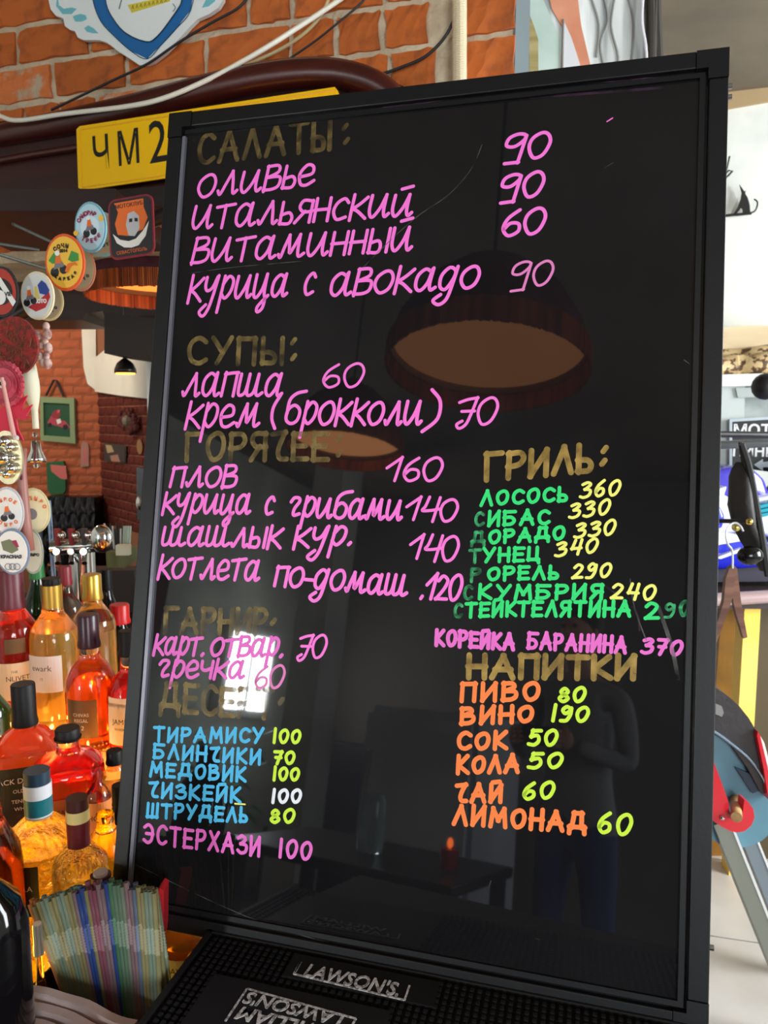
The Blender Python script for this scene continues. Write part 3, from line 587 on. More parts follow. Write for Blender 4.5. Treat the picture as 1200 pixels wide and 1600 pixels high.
# ---- hanging things in the opening that stands for the mirror
def round_badge(name, x, y, rpx, Y, label, group, rim, face, art, tilt=0, rot=0, ry=None, cat_='fridge magnet'):
    c = at(x, y, Y); r = rpx * Y / FPX
    P = Plane(c, Matrix.Rotation(tilt, 3, 'Z') @ Vector((1, 0, 0)), WZ)
    t = thing(name, label, cat_, c, group=group)
    obj('rim', disc(NB(), P, 0, 0, -.004, r, .004, ry=ry and ry * Y / FPX, seg=28), rim, t)
    obj('face', disc(NB(), P, 0, 0, .0, r * .9, .0012, ry=ry and ry * .9 * Y / FPX, seg=28), face, t)
    for k, (shape, m) in enumerate(art):
        bm = NB()
        if shape[0] == 'd': disc(bm, P, shape[1] * r, shape[2] * r, .0012 + .0003 * k, shape[3] * r, .0004, ry=shape[4] * r if len(shape) > 4 else None, seg=16)
        elif shape[0] == 'p': poly(bm, P, [(a * r, b * r) for a, b in shape[1]], .0012 + .0003 * k, .0004)
        if shape[0] in 'dp': obj('print', bm, m, t)
        if shape[0] == 't':                       # text on an arc: (t, string, radius, start deg, end deg, size)
            _, s, rr, d0, d1, sz = shape; n = len(s); mes = NB()
            for i, ch in enumerate(s):
                an = math.radians(d0 + (d1 - d0) * (i / max(1, n - 1))); up = 0 if rr > 0 else math.pi
                o = text(ch, sz * r, P, abs(rr) * r * math.cos(an), abs(rr) * r * math.sin(an), .0022, m, t, rot=an - math.pi / 2 + up, ext=.0002, bold=.0006)
        if shape[0] == 'w': text(shape[1], shape[4] * r, P, shape[2] * r, shape[3] * r, .0022, m, t, ext=.0002, sx=shape[5] if len(shape) > 5 else 1, bold=.0005)
    return t
K = pm
red = K((176, 28, 34)); crm = K((232, 224, 196)); dk = K((28, 26, 30)); gry = K((120, 116, 124)); ora = K((226, 108, 36)); yl = K((236, 186, 62)); grn = K((60, 140, 62)); lbl = K((176, 212, 224)); wht = K((232, 232, 230)); blu = K((34, 60, 140)); mgt = K((150, 30, 70)); slv = K((186, 190, 196))
bike = lambda cx, cy, s: [(('d', cx - .16 * s, cy - .2 * s, .16 * s), dk), (('d', cx + .18 * s, cy - .12 * s, .15 * s), dk), (('p', [(cx - .2 * s, cy - .12 * s), (cx + .22 * s, cy - .02 * s), (cx + .14 * s, cy + .14 * s), (cx - .12 * s, cy + .1 * s)]), gry), (('p', [(cx - .12 * s, cy + .08 * s), (cx + .12 * s, cy + .1 * s), (cx + .04 * s, cy + .38 * s), (cx - .08 * s, cy + .32 * s)]), ora), (('d', cx - .02 * s, cy + .42 * s, .09 * s), wht)]
YB_ = 1.45
gM = None
round_badge('souvenir_magnet', 141, 355, 27, YB_, 'pale blue round souvenir magnet with red lettering, left of the black square badge', None, K((120, 170, 190)), lbl, [(('d', 0, 0, .6), K((206, 226, 236)))] + bike(0, -.08, 1.35) + [(('t', 'САМОВАР', .74, 150, 62, .3), mgt), (('t', 'ТРЕФФ', -.76, 235, 320, .3), mgt), (('d', .78, .42, .16), yl), (('d', -.85, -.3, .15), yl)], tilt=-.25, ry=37)
round_badge('souvenir_magnet', 101, 410, 33, 1.42, 'yellow-orange round souvenir magnet showing a rider and a shrimp', None, K((214, 84, 36)), yl, [(('p', [(-.8, .1), (-.5, .45), (-.2, .3), (-.3, 0), (-.6, -.05)]), grn), (('p', [(.2, .1), (.4, .5), (.75, .35), (.75, .05), (.4, 0)]), grn)] + bike(-.28, -.16, 1.35) + [(('p', [(.05, -.42), (.2, -.08), (.6, 0), (.72, -.2), (.5, -.12), (.32, -.22), (.2, -.48)]), ora), (('t', 'СОЧИ', .72, 125, 75, .24), dk), (('w', '2014', 0, .5, .2), dk), (('t', 'КАВКАЗ', -.76, 235, 318, .2), dk)], tilt=-.2, ry=42)
round_badge('souvenir_magnet', 58, 462, 28, 1.40, 'round souvenir magnet in red, white and blue with a cream rim', None, K((216, 206, 176)), K((206, 208, 204)), [(('p', [(-.55, -.6), (-.1, -.85), (.5, -.65), (.82, -.1), (.75, .2), (.2, -.2)]), red), (('p', [(.1, .55), (.2, .1), (.6, 0), (.8, .25), (.6, .62), (.35, .8)]), blu), (('p', [(-.1, .5), (.05, .45), (.2, -.25), (-.1, -.3)]), K((206, 186, 90)))] + bike(-.4, -.12, 1.25) + [(('w', 'МОТО', .2, -.32, .26), wht)], tilt=-.2, ry=36)
round_badge('souvenir_magnet', 2, 456, 28, 1.38, 'black round souvenir magnet with an orange ring and white diagonal band, at the left edge', None, dk, K((170, 52, 36)), [(('d', 0, 0, .72), dk), (('d', -.1, -.3, .4), wht), (('p', [(-.3, .75), (.05, .75), (.9, -.55), (.7, -.8)]), K((226, 230, 226))), (('w', 'VIE', .45, -.15, .3), dk)], tilt=-.2, ry=38)
def mirror_double(x, y, r, ry, Y, m, label): round_badge('souvenir_magnet', x, y, r, 1.575, label, None, m, K((150, 132, 100)), [(('t', 'МОТО', -.7, 250, 320, .22), dk)], ry=ry)  # second disc built as a magnet's reflection in the mirror
mirror_double(74, 470, 24, 30, 1.5, K((190, 170, 120)), 'tan round disc added as mirror double of the red, white and blue magnet')
mirror_double(124, 420, 24, 33, 1.52, K((176, 110, 80)), 'brownish round disc added as mirror double of the shrimp magnet')
mirror_double(160, 366, 24, 33, 1.53, K((110, 150, 150)), 'dull teal round disc added as mirror double of the pale blue magnet')
# square patch
c = at(205, 355, 1.42); P = Plane(c, Matrix.Rotation(-.2, 3, 'Z') @ Vector((1, 0, 0)), WZ); k = 1.42 / FPX
pb = thing('biker_badge', 'black rounded-square badge with a skull, flames and white wings', 'badge', c)
def rr(w, h, r, n=4):
    out = []
    for cx, cy, a0 in ((w - r, h - r, 0), (-w + r, h - r, 90), (-w + r, -h + r, 180), (w - r, -h + r, 270)):
        for i in range(n + 1): t = math.radians(a0 + 90 * i / n); out.append((cx + r * math.cos(t), cy + r * math.sin(t)))
    return out
def sk(pts, f=1): return [(a * k * f, b * k * f + a * k * .1) for a, b in pts]
obj('border', poly(NB(), P, sk(rr(37, 44, 12)), -.003, .003), K((130, 24, 40)), pb)
obj('face', poly(NB(), P, sk(rr(34, 41, 10)), 0, .001), dk, pb)
for i, (pts, m) in enumerate(([[(-26, 38), (22, 38), (22, 26), (28, 10), (20, -6), (-6, -12), (-22, -8), (-26, 8), (-20, 24)], ora], [[(-4, 20), (6, 22), (14, 14), (14, -4), (6, -14), (-4, -12), (-8, 4)], slv], [[(-30, -6), (-24, -20), (-12, -28), (0, -30), (12, -28), (24, -16), (30, 4), (20, -8), (8, -18), (-4, -20), (-18, -16)], wht], [[(-2, 12), (3, 12), (3, 7), (-2, 7)], dk], [[(7, 12), (12, 11), (12, 6), (7, 7)], dk])):
    obj('print', poly(NB(), P, sk(pts), .001 + .0003 * i, .0003), m, pb)
text('МОТОКЛУБ', .0095, P, -.002, .038, .0016, dk, pb, rot=.1)
text('СЕВАСТОПОЛЬ', .008, P, 0, -.042, .0012, ora, pb, rot=.1)
# red round plate, pink rosette, ribbon, medal, etc.
kY = 1.36
def cpx(x, y, Y=kY): return at(x, y, Y)
def frontal(x, y, Y=kY, yaw=-.15): return Plane(at(x, y, Y), Matrix.Rotation(yaw, 3, 'Z') @ Vector((1, 0, 0)), WZ)
redw = mat('red_woven_disc', (150, 40, 38), .8, noise=((96, 44, 34), 90, .4, .6), bump=(160, .6))
P = frontal(22, 540); t = thing('round_wicker_plaque', 'dark red woven round plaque hanging at the left edge', 'plaque', P.o)
f = kY / FPX
obj('plaque_disc', disc(NB(), P, 0, 0, -.006, 39 * f, .006, ry=44 * f, seg=32), redw, t)
bm = NB()
for i in range(60):
    a = random.uniform(0, 6.28); r0 = random.uniform(5, 30) * f; a2 = a + random.uniform(-.5, .5); r1 = r0 + random.uniform(2, 8) * f
    tube(bm, [P.p(r0 * math.cos(a), r0 * 1.1 * math.sin(a), .001), P.p(r1 * math.cos(a2), r1 * 1.1 * math.sin(a2), .002)], .0011, 5)
obj('woven_twig', bm, K((112, 62, 40), .8), t, kind='stuff')
P = frontal(10, 600, 1.34); t = thing('pink_rosette', 'pink ribbon rosette with a round button centre', 'rosette', P.o); f = 1.34 / FPX
pk1 = mat('pink_satin', (196, 68, 88), .5, noise=((160, 46, 64), 60, .4, .6)); pk2 = mat('red_pink_felt', (206, 44, 72), .7)
for i, (r, m) in enumerate(((30, pk1), (25, K((150, 34, 54))), (21, pk1), (13, K((170, 60, 76))), (6, K((200, 200, 190))), (2.5, dk))):
    obj('ring', disc(NB(), P, 0, 0, i * .0025, r * f, .003, ry=r * 1.15 * f, seg=26), m, t)
bm = NB(); 
for i in range(26):
    a = i / 26 * 6.28; tube(bm, [P.p(25 * f * math.cos(a), 28 * f * math.sin(a), .003), P.p(31 * f * math.cos(a + .08), 35 * f * math.sin(a + .08), .001)], .002, 5)
obj('pleat', bm, pk1, t, kind='stuff')
P = frontal(30, 660, 1.35); t = thing('felt_leaf_ornament', 'bright red felt maple-leaf ornament beside the pink rosette', 'ornament', P.o)
def pxl(P, pts): return [P.ab(x, y) for x, y in pts]
obj('leaf', poly(NB(), P, pxl(P, [(0, 640), (18, 628), (24, 612), (34, 622), (44, 618), (38, 632), (34, 642), (52, 632), (42, 650), (50, 652), (36, 656), (26, 652), (30, 672), (38, 688), (28, 686), (18, 676), (14, 690), (0, 684)]), 0, .003), pk2, t)
t = thing('flag_stick', 'slim pale stick standing diagonally in front of the red felt leaf', 'stick', at(12, 690, 1.32))
obj('stick', bar(NB(), at(3, 590, 1.31), at(22, 682, 1.31), .003, .0042), K((196, 140, 132), .5), t); obj('tip', ball(NB(), at(25, 684, 1.31), .005), mat('polished_cap', (240, 240, 238), .1, metal=.6), t)
# chrome medal and cream disc
chrome = mat('chrome', (215, 215, 215), .12, metal=1)
P = frontal(10, 715, 1.33); t = thing('chrome_horn', 'shiny chrome round emblem at the left edge above the beer badges', 'emblem', P.o); f = 1.33 / FPX
obj('back_disc', disc(NB(), P, 0, 0, -.006, 26 * f, .005, ry=42 * f, seg=28), mat('champagne_metal', (216, 206, 168), .25, metal=.7), t)
bm = NB()
for i in range(9):
    a = i * .7; ball(bm, P.p(14 * f * math.cos(a), 26 * f * math.sin(a), .006), .006 + .002 * (i % 3))
ball(bm, P.p(0, 0, .008), .012); obj('boss', bm, chrome, t, smooth=True)
t = thing('chrome_bell', 'small chrome bell hanging just right of the leaf ornament', 'bell', at(56, 715, 1.45))
lathe(bm := NB(), [(.001, .03), (.008, .028), (.010, .01), (.016, -.004), (.018, -.012), (.001, -.012)], at(57, 712, 1.45)); obj('bell_body', bm, chrome, t, smooth=True)
obj('clapper', ball(NB(), at(57, 728, 1.45), .006), chrome, t); obj('knob', ball(NB(), at(55, 680, 1.45), .0055), chrome, t)
bm = NB(); 
for i, (x, y) in enumerate([(72, 510), (74, 522), (70, 534), (75, 544), (72, 556), (74, 568), (64, 540), (60, 556), (66, 566), (58, 525)]): ball(bm, at(x, y, 1.43), .007 + .002 * (i % 2), (1, .6, 1.2), 8)
tag(obj('lace_garland', bm, mat('pinkish_cream_cloth', (206, 176, 166), .8, noise=((150, 110, 104), 80, .4, .6)), smooth=True), 'frilly pinkish cream lace strip hanging beside the red woven plaque', 'garland')
bm = NB(); tube(bm, cat([at(x, y, 1.44) for x, y in [(48, 565), (47, 590), (50, 615), (54, 640), (56, 670)]], 5), .01, 10, rf=lambda s: .006 + .010 * math.sin(math.pi * min(1, s * 1.25 + .05)))
tag(obj('cloth_ribbon', bm, mat('off_white_cloth', (206, 204, 180), .8), smooth=True), 'off-white cloth ribbon hanging behind the red felt leaf', 'ribbon')
# beer tap lever with badges
t = thing('tap_lever', 'tall brownish pink beer tap lever between the round badges', 'tap lever', at(38, 850, 1.38))
bm = NB(); tube(bm, [at(x, y, 1.38) for x, y in [(44, 860), (40, 820), (36, 770), (34, 735), (36, 700)]], .009, 10, rf=lambda s: .012 - .005 * s); obj('handle', bm, mat('rosewood_lever', (150, 100, 92), .45), t, smooth=True)
obj('inlay', ball(NB(), at(33, 745, 1.36), .004, (.7, .5, 1.6)), K((90, 24, 50)), t)
round_badge('beer_badge', 12, 800, 25, 1.36, 'oval white beer badge with orange lettering on the left edge', None, K((190, 186, 190)), wht, bike(0, -.1, 1.4) + [(('t', 'ЖИВОЕ', .8, 140, 50, .28), ora), (('t', 'ПИВО', -.82, 235, 310, .28), ora)], ry=40, cat_='badge')
round_badge('beer_badge', 52, 798, 26, 1.46, 'cream round beer badge right of the tap lever, upper one', None, K((206, 196, 150)), K((226, 216, 176)), [(('t', 'ПИВО', .75, 100, 20, .3), ora), (('d', -.1, -.2, .35), gry)], ry=36, cat_='badge')
round_badge('beer_badge', 19, 862, 27, 1.33, 'white round badge with dark lettering and three rings below', None, K((120, 136, 160)), wht, [(('p', [(-.6, .6), (-.1, .75), (.3, .5), (.4, .1), (0, -.1), (-.5, .1)]), K((112, 120, 90))), (('p', [(0, .65), (.3, .7), (.45, .3), (.3, .25)]), mgt), (('w', 'КРАСНАЯ', -.05, -.3, .26), dk)], ry=37, cat_='badge')
P = frontal(19, 862, 1.33, 0); par = bpy.data.objects['beer_badge.002']
bm = NB(); f = 1.33 / FPX
for i in range(3): tube(bm, cat([P.p((-7 + i * 7 + 5 * math.cos(a)) * f, (-24 + 5 * math.sin(a)) * f, .002) for a in [j * .785 for j in range(8)]], 3, True) + [P.p((-7 + i * 7 + 5) * f, -24 * f, .002)], .0007, 5)
obj('ring', bm, gry, par)
round_badge('beer_badge', 50, 862, 17, 1.44, 'grey-white round disc added as mirror double of the badge with three rings', None, K((150, 150, 140)), K((190, 188, 170)), [(('w', 'ПИВО', .2, -.3, .34), dk)], ry=36, cat_='badge')  # disc built as that badge's reflection in the mirror
# big fringed lamp seen past the board edge
fabr = mat('maroon_lamp_fabric', (86, 30, 44), .8, noise=((60, 20, 34), 20, .4, .6))
fringe = mat('orange_fringe', (190, 104, 52), .8, noise=((130, 62, 34), (60, 60, 1), .4, .6)); 
lining = mat('warm_lining', (226, 150, 92), .8)
bulbm = mat('lit_bulb', (255, 214, 150), .5, emit=(255, 190, 110), es=22)
def shade(c, R, label, Hd=.24, glow_=2, fr=fringe, fh=.055, glow_c=(226, 150, 92)):
    c = Vector(c); t = thing('fringed_lamp', label, 'pendant lamp', c)
    prof = [(R * .16, Hd), (R * .22, Hd * .93), (R * .45, Hd * .86), (R * .75, Hd * .6), (R * .94, Hd * .28), (R, fh * .3)]
    bm = NB(); rings = []
    for off in (0, -.004):
        for (r, z) in (prof if off == 0 else prof[::-1]):
            rings.append([bm.verts.new(c + Vector(((r + off) * math.cos(a), (r + off) * math.sin(a), z + off))) for a in [2 * math.pi * i / 48 for i in range(48)]])
    for a, b in zip(rings, rings[1:] + rings[:1]):
        for i in range(48): bm.faces.new((a[i], a[(i + 1) % 48], b[(i + 1) % 48], b[i]))
    bmesh.ops.recalc_face_normals(bm, faces=bm.faces)
    for f_ in bm.faces: f_.material_index = 1 if (f_.calc_center_median() - c - Vector((0, 0, Hd * .4))).dot(f_.normal) < 0 else 0
    obj('lamp_shade', bm, [fabr, lining], t, smooth=True)
    bm = NB(); n = 260
    for i in range(n):
        a = 2 * math.pi * i / n; jr = random.uniform(-.001, .001)
        p = c + Vector(((R + jr) * math.cos(a), (R + jr) * math.sin(a), fh * .4)); q_ = p + Vector((0, 0, -fh + random.uniform(-.0015, .0015)))
        bar(bm, q_, p, R * math.pi / n * 1.5, seg=3, caps=False)
    obj('fringe', bm, fr, t, kind='stuff')
    obj('diffuser', lathe(NB(), [(.002, fh * .6), (R * .97, fh * .5), (R * .97, fh * .5 + .003), (.002, fh * .7)], c, 40), mat('lit_diffuser', (200, 140, 90), .7, emit=glow_c, es=glow_), t)
    obj('finial', ball(NB(), c + Vector((0, 0, Hd)), R * .16, (1, 1, .7)), fabr, t, smooth=True)
    obj('cord', bar(NB(), c + Vector((0, 0, Hd)), Vector((c.x, c.y, 3)), .004), dk, t)
    return t
shade(at(262, 452, 2.35), .235, 'orange fringed lamp shade seen past the left edge of the board', Hd=.2, glow_=1.3, fh=.05, glow_c=(240, 130, 50))
shade((-.198, .156, 2.06), .222, 'fringed maroon lamp hanging over the viewer, mirrored large in the board', glow_=1.3)
shade((-1.076, -.606, 2.22), .215, 'fringed maroon lamp farther back, mirrored small in the board', glow_=4)
# rack and dark hood at the top of the mirror opening
t = thing('glass_rack', 'dark hanging rack with pale rails at the top of the mirror opening', 'rack', at(40, 480, 1.75))
obj('rack_board', box(NB(), (-.95, 1.62, at(40, 345, 1.7).z), (-.55, 2.0, at(40, 335, 1.7).z + .03)), dwood, t)
for (x0, y0, x1, y1) in ((-20, 392, 72, 420), (-20, 378, 60, 390), (20, 350, 95, 385)): obj('rail', bar(NB(), at(x0, y0, 1.66), at(x1, y1, 1.8), .0035), mat('dull_rail', (120, 128, 124), .3, metal=.8), t)
obj('bracket', box(NB(), tuple(at(42, 375, 1.9)), tuple(at(95, 340, 1.98))), K((96, 86, 58)), t)
bm = NB(); prism(bm, [at(x, y, 2.9) for x, y in [(-60, 290), (270, 290), (270, 500), (165, 500), (160, 486), (135, 490), (128, 500), (-60, 500)]], Vector((0, .3, 0)))
tag(obj('ceiling_beam', bm, dwood), 'dark wooden beam hanging across the far room above the brick wall', 'beam')
bm = NB(); prism(bm, [at(x, y, 2.7) for x, y in [(163, 488), (262, 500), (262, 566), (163, 552)]], Vector((0, .25, 0)))
tag(obj('wall_speaker', bm, pm((30, 26, 24), .6)), 'dark box speaker hanging above the black pendant lamp', 'speaker')
# black pendant lamp
c = at(196, 583, 2.9); t = thing('pendant_lamp', 'small black dome pendant lamp with a glowing mouth, before the white plaster', 'pendant lamp', c); f = 2.9 / FPX
bm = NB(); prof = [(16.5 * f, 0), (16 * f, 6 * f), (12 * f, 15 * f), (6 * f, 20 * f), (3 * f, 22 * f), (2.5 * f, 28 * f)]
rings = [[bm.verts.new(c + Vector(((r + o) * math.cos(a), (r + o) * math.sin(a), z))) for a in [6.2832 * i / 24 for i in range(24)]] for o, pr in ((0, prof), (-.002, prof[::-1])) for r, z in pr]
for a, b in zip(rings, rings[1:] + rings[:1]):
    for i in range(24): bm.faces.new((a[i], a[(i + 1) % 24], b[(i + 1) % 24], b[i]))
bmesh.ops.recalc_face_normals(bm, faces=bm.faces)
obj('lamp_shade', bm, pm((18, 14, 14), .35), t, smooth=True)
obj('bulb', lathe(NB(), [(.002, -.004), (14 * f, -.004), (14.5 * f, .004), (.002, .012)], c), mat('lit_lamp_mouth', (255, 190, 90), .5, emit=(255, 170, 70), es=2.2), t)
obj('cord', bar(NB(), c + Vector((0, 0, 26 * f)), Vector((c.x, c.y, 2.98)), .003), dk, t)
# pictures on the walls of the reflected room
def framed(P, q, fr, inn, label, arts, frame_m, name='framed_picture', depth=.02, cat_='picture'):
    t = thing(name, label, cat_, P.px(*q[3], .01))
    xs = [p[0] for p in q]; ys = [p[1] for p in q]
    for i in range(4):
        a, b = q[i], q[(i + 1) % 4]; c_, d_ = inn[(i + 1) % 4], inn[i]
        bm = NB(); pxpoly(bm, P, [a, b, c_, d_], .012, depth); obj('frame_rail', bm, frame_m, t)
    quadin(P, inn, .012, .006, fr, 'picture_face', t)
    for i, (pts, m) in enumerate(arts): quadin(P, pts, .018 + i * .0006, .0005, m, 'print', t)
    return t
gf = pm((132, 156, 116), .6)
t = framed(LW, [(65, 620), (118, 622), (120, 693), (66, 688)], pm((22, 78, 50), .5), [(70, 629), (111, 631), (112, 683), (71, 680)], 'green framed picture of a red racing motorbike hanging on a cord', [([(74, 660), (80, 650), (88, 648), (92, 656), (102, 658), (110, 668), (104, 671), (92, 666), (84, 664), (76, 666)], pm((176, 66, 84), .5)), ([(81, 646), (86, 641), (92, 642), (95, 648), (90, 654), (82, 653)], pm((150, 40, 54), .5)), ([(88, 656), (94, 654), (96, 660), (90, 663)], wht), ([(75, 662), (79, 660), (82, 664), (79, 668), (75, 667)], dk), ([(99, 664), (104, 663), (107, 668), (103, 672), (98, 670)], dk), ([(90, 640), (94, 641), (93, 645), (89, 645)], pm((220, 90, 100), .5))], gf)
bm = NB(); tube(bm, [LW.px(72, 618, .03), LW.px(84, 594, .03), LW.px(88, 594, .03), LW.px(99, 620, .03)], .006, 6); obj('hanging_cord', bm, dk, t)
bm = NB(); poly(bm, LW, [LW.ab(x, y) for x, y in [(77, 722), (103, 720), (106, 736), (106, 766), (102, 771), (82, 771), (78, 764)]], .012, .02)
t = thing('tin_can_sign', 'green can-shaped tin sign with a pink band on the orange brick wall', 'sign', LW.px(92, 770, .01)); obj('sign_body', bm, pm((30, 96, 56), .4), t)
quadin(LW, [(79, 726), (103, 728), (105, 749), (95, 748), (80, 736)], .032, .001, pm((206, 108, 104), .5), 'pink_band', t)
t = thing('bottle_poster', 'small pale pink bottle poster beside the corner of the brick walls', 'poster', LW.px(132, 730, .01))
quadin(LW, [(127, 695), (130, 690), (137, 692), (139, 700), (139, 728), (126, 730)], .012, .003, pm((170, 128, 116), .6), 'sheet', t); quadin(LW, [(130, 700), (136, 700), (137, 722), (129, 722)], .015, .001, pm((196, 110, 110), .6), 'print', t)
t = thing('wall_wreath', 'dark red round wreath on the dark brick wall', 'wreath', DW.px(201, 675, .02))
bm = NB()
for i in range(60):
    a = random.uniform(0, 6.28); r = random.uniform(8, 17); ball(bm, DW.px(201 + r * .85 * math.cos(a), 658 + r * 1.15 * math.sin(a), .03), random.uniform(.008, .018), seg=6)
obj('foliage', bm, pm((84, 34, 32), .8), t, kind='stuff'); obj('centre', ball(NB(), DW.px(200, 658, .03), .03, seg=8), pm((120, 110, 96), .3), t)
t = framed(DW, [(164, 692), (198, 696), (197, 723), (164, 720)], pm((60, 62, 66), .5), [(165, 694), (197, 697), (196, 722), (165, 719)], 'small dark photo print pinned on the dark brick wall', [([(165, 695), (174, 696), (178, 706), (168, 708)], pm((190, 170, 130))), ([(172, 712), (184, 710), (188, 722), (174, 721)], pm((170, 130, 116)))], pm((70, 66, 60)), name='photo_print', depth=.004, cat_='photo')
t = thing('round_sticker', 'tan round sticker on the dark brick wall at the board edge', 'sticker', DW.px(222, 705, .01)); obj('sticker_face', disc(NB(), DW, *DW.ab(222, 698), .01, .035, .003), pm((150, 116, 80)), t)
bm = NB(); prism(bm, [at(x, y, 3.0) for x, y in [(213, 730), (226, 732), (220, 812), (214, 812)]], Vector((0, .04, 0)))
t = thing('wall_bottle_opener', 'dark upright metal holder with chrome end by the board edge', 'holder', at(220, 812, 3.0)); obj('body', bm, pm((40, 42, 46), .3), t); obj('chrome_end', ball(NB(), at(219, 786, 2.98), .018, (1, .6, 1.6)), chrome, t)
# tufted sofa
t = thing('tufted_sofa', 'black tufted leather sofa back below the orange brick wall', 'sofa', (at(115, 850, 3.85).x, 3.85, 0))
lea = mat('black_leather', (22, 22, 30), .25); a0 = at(72, 786, 3.9); a1 = at(168, 776, 3.9)
bm = NB(); nx, nz = 40, 24; x0, x1, z0, z1 = a0.x, a1.x - .05, .75, a1.z
grid = [[bm.verts.new((x0 + (x1 - x0) * i / nx, 3.86 - .016 * abs(math.cos(math.pi * (i / 8 + j / 8))) * abs(math.cos(math.pi * (i / 8 - j / 8))) - .02 * math.sin(math.pi * j / nz), z0 + (z1 - z0) * j / nz)) for i in range(nx + 1)] for j in range(nz + 1)]
for j in range(nz):
    for i in range(nx): bm.faces.new((grid[j][i], grid[j][i + 1], grid[j + 1][i + 1], grid[j + 1][i]))
obj('backrest', bm, lea, t, smooth=True); obj('back_board', box(NB(), (x0, 3.87, 0), (x1, 3.98, z1)), lea, t)
obj('seat_cushion', box(NB(), (x0, 3.42, .12), (x1, 3.83, .46), bev=.04), lea, t); obj('arm_trim', bar(NB(), (x0, 3.8, .5), (x0, 3.8, z1), .018), pm((110, 130, 156), .3), t)
bm = NB()
for i in range(1, 10):
    for j in range(1, 6): ball(bm, (x0 + (x1 - x0) * (i + (j % 2) * .5) / 10, 3.845, z0 + (z1 - z0) * j / 6), .012, seg=6)
obj('button', bm, lea, t, kind='stuff')
# beer tap tower
t = thing('beer_tower', 'chrome beer tap tower standing behind the bottles', 'beer tap', (at(120, 900, 1.95).x, 1.95, SZ))
zc_ = at(120, 862, 1.95).z
obj('column', bar(NB(), (at(128, 862, 1.95).x, 1.95, SZ), (at(128, 862, 1.95).x, 1.95, zc_), .032, seg=20), chrome, t, smooth=40)
obj('crossbar', bar(NB(), at(82, 856, 1.95), at(165, 850, 1.95), .02, seg=20), chrome, t, smooth=40)
obj('end_cap', ball(NB(), at(159, 842, 1.9), .029, (1, .6, 1.25), 20), chrome, t, smooth=True)
for x in (90, 112, 132):
    tp_ = NB(); bar(tp_, at(x, 862, 1.93), at(x, 880, 1.9), .007); bar(tp_, at(x, 858, 1.95), at(x - 2, 862, 1.88), .008); f_ = obj('faucet', tp_, chrome, t, smooth=40)
    obj('faucet_handle', bar(NB(), at(x, 852, 1.93), at(x - 1, 826, 1.93), .006, .009), pm((130, 26, 30) if x < 130 else (60, 50, 48), .4), f_)
    ball(bm := NB(), at(x + 6, 836, 1.93), .011); obj('knob', bm, chrome, f_, smooth=True)
bm = NB(); bar(bm, at(76, 782, 2.0), at(84, 900, 2.0), .006); tag(obj('chrome_pole', bm, mat('blue_chrome', (150, 170, 200), .15, metal=1)), 'slim bluish chrome pole left of the beer taps', 'pole')
# napkin and straw dispenser in the far left
t = thing('cutlery_caddy', 'olive cardboard caddy holding black and white straws behind the beer taps', 'caddy', at(192, 890, 2.2))
y0 = 2.2; obj('caddy_box', box(NB(), tuple(at(166, 888, y0)), tuple(at(214, 852, y0 + .12)), bev=.003), pm((104, 108, 66), .7), t)
obj('napkin_block', box(NB(), tuple(at(181, 868, y0 - .03)), tuple(at(205, 850, y0 - .005))), pm((210, 206, 180), .7), t)
for i in range(10):
    x = 168 + i * 2.6; 
    obj('straw', bar(NB(), at(x, 858, y0 + .05), at(x - 5 + i * .6, 818 + (i % 3) * 4, y0 + .05), .0028, seg=6), pm((20, 20, 22), .4) if i % 4 else wht, t)
for i in range(4): obj('straw', bar(NB(), at(193 + i * 3.2, 850, y0 + .04), at(194 + i * 3.4, 822, y0 + .04), .003, seg=6), pm((200, 220, 206), .4), t)
tag(obj('low_cabinet', box(NB(), tuple(at(80, 960, 2.42)), tuple(at(222, 884, 2.5))), pm((40, 26, 20), .5)), 'dark low cabinet behind the bottles at the back', 'cabinet')
tag(obj('copper_rail', bar(NB(), at(75, 882, 2.1), at(118, 888, 2.1), .004), mat('copper', (176, 96, 56), .3, metal=.9)), 'thin copper rail under the beer taps', 'rail')
# ================================================================ BACK BAR WITH BOTTLES
glow = mat('glowing_amber_shelf', (255, 170, 60), .4, emit=(255, 176, 70), es=.45)
bb = thing('bottle_shelf', 'amber lit stepped shelf carrying the liquor bottles', 'shelf', (-.7, 1.6, 0))
obj('shelf_body', box(NB(), (-1.7, 1.0, 0), (.2, 2.7, SZ - .02)), dwood, bb)
obj('shelf_board', box(NB(), (-1.7, 1.0, SZ - .02), (.2, 2.7, SZ - .003)), dwood, bb)
obj('lit_panel', box(NB(), (-1.25, 1.02, SZ - .003), (-.2, 1.66, SZ)), glow, bb, label='amber glowing panel')
obj('lower_body', box(NB(), (-1.3, .35, 0), (-.27, .998, LZ - .02)), dwood, bb)
obj('lower_board', box(NB(), (-1.3, .35, LZ - .02), (-.27, .998, LZ - .003)), dwood, bb)
obj('lit_panel', box(NB(), (-1.2, .72, LZ - .003), (-.27, .98, LZ)), mat('glowing_yellow_shelf', (255, 200, 80), .4, emit=(255, 205, 60), es=2.0), bb)
clear = mat('clear_glass', (250, 250, 246), .02, trans=1, ior=1.45); green_g = mat('dark_green_glass', (30, 70, 34), .05, trans=.8, ior=1.5); black_g = mat('black_bottle_glass', (14, 12, 14), .08)
amber_g = mat('amber_glass', (250, 206, 120), .03, trans=1, ior=1.45); cut_g = mat('cut_glass', (255, 236, 190), .04, trans=1, ior=1.5, bump=(55, 3.0))
def liq(name, rgb, tr=.72, rough=.12): return mat(name, rgb, rough, trans=tr, ior=1.33)
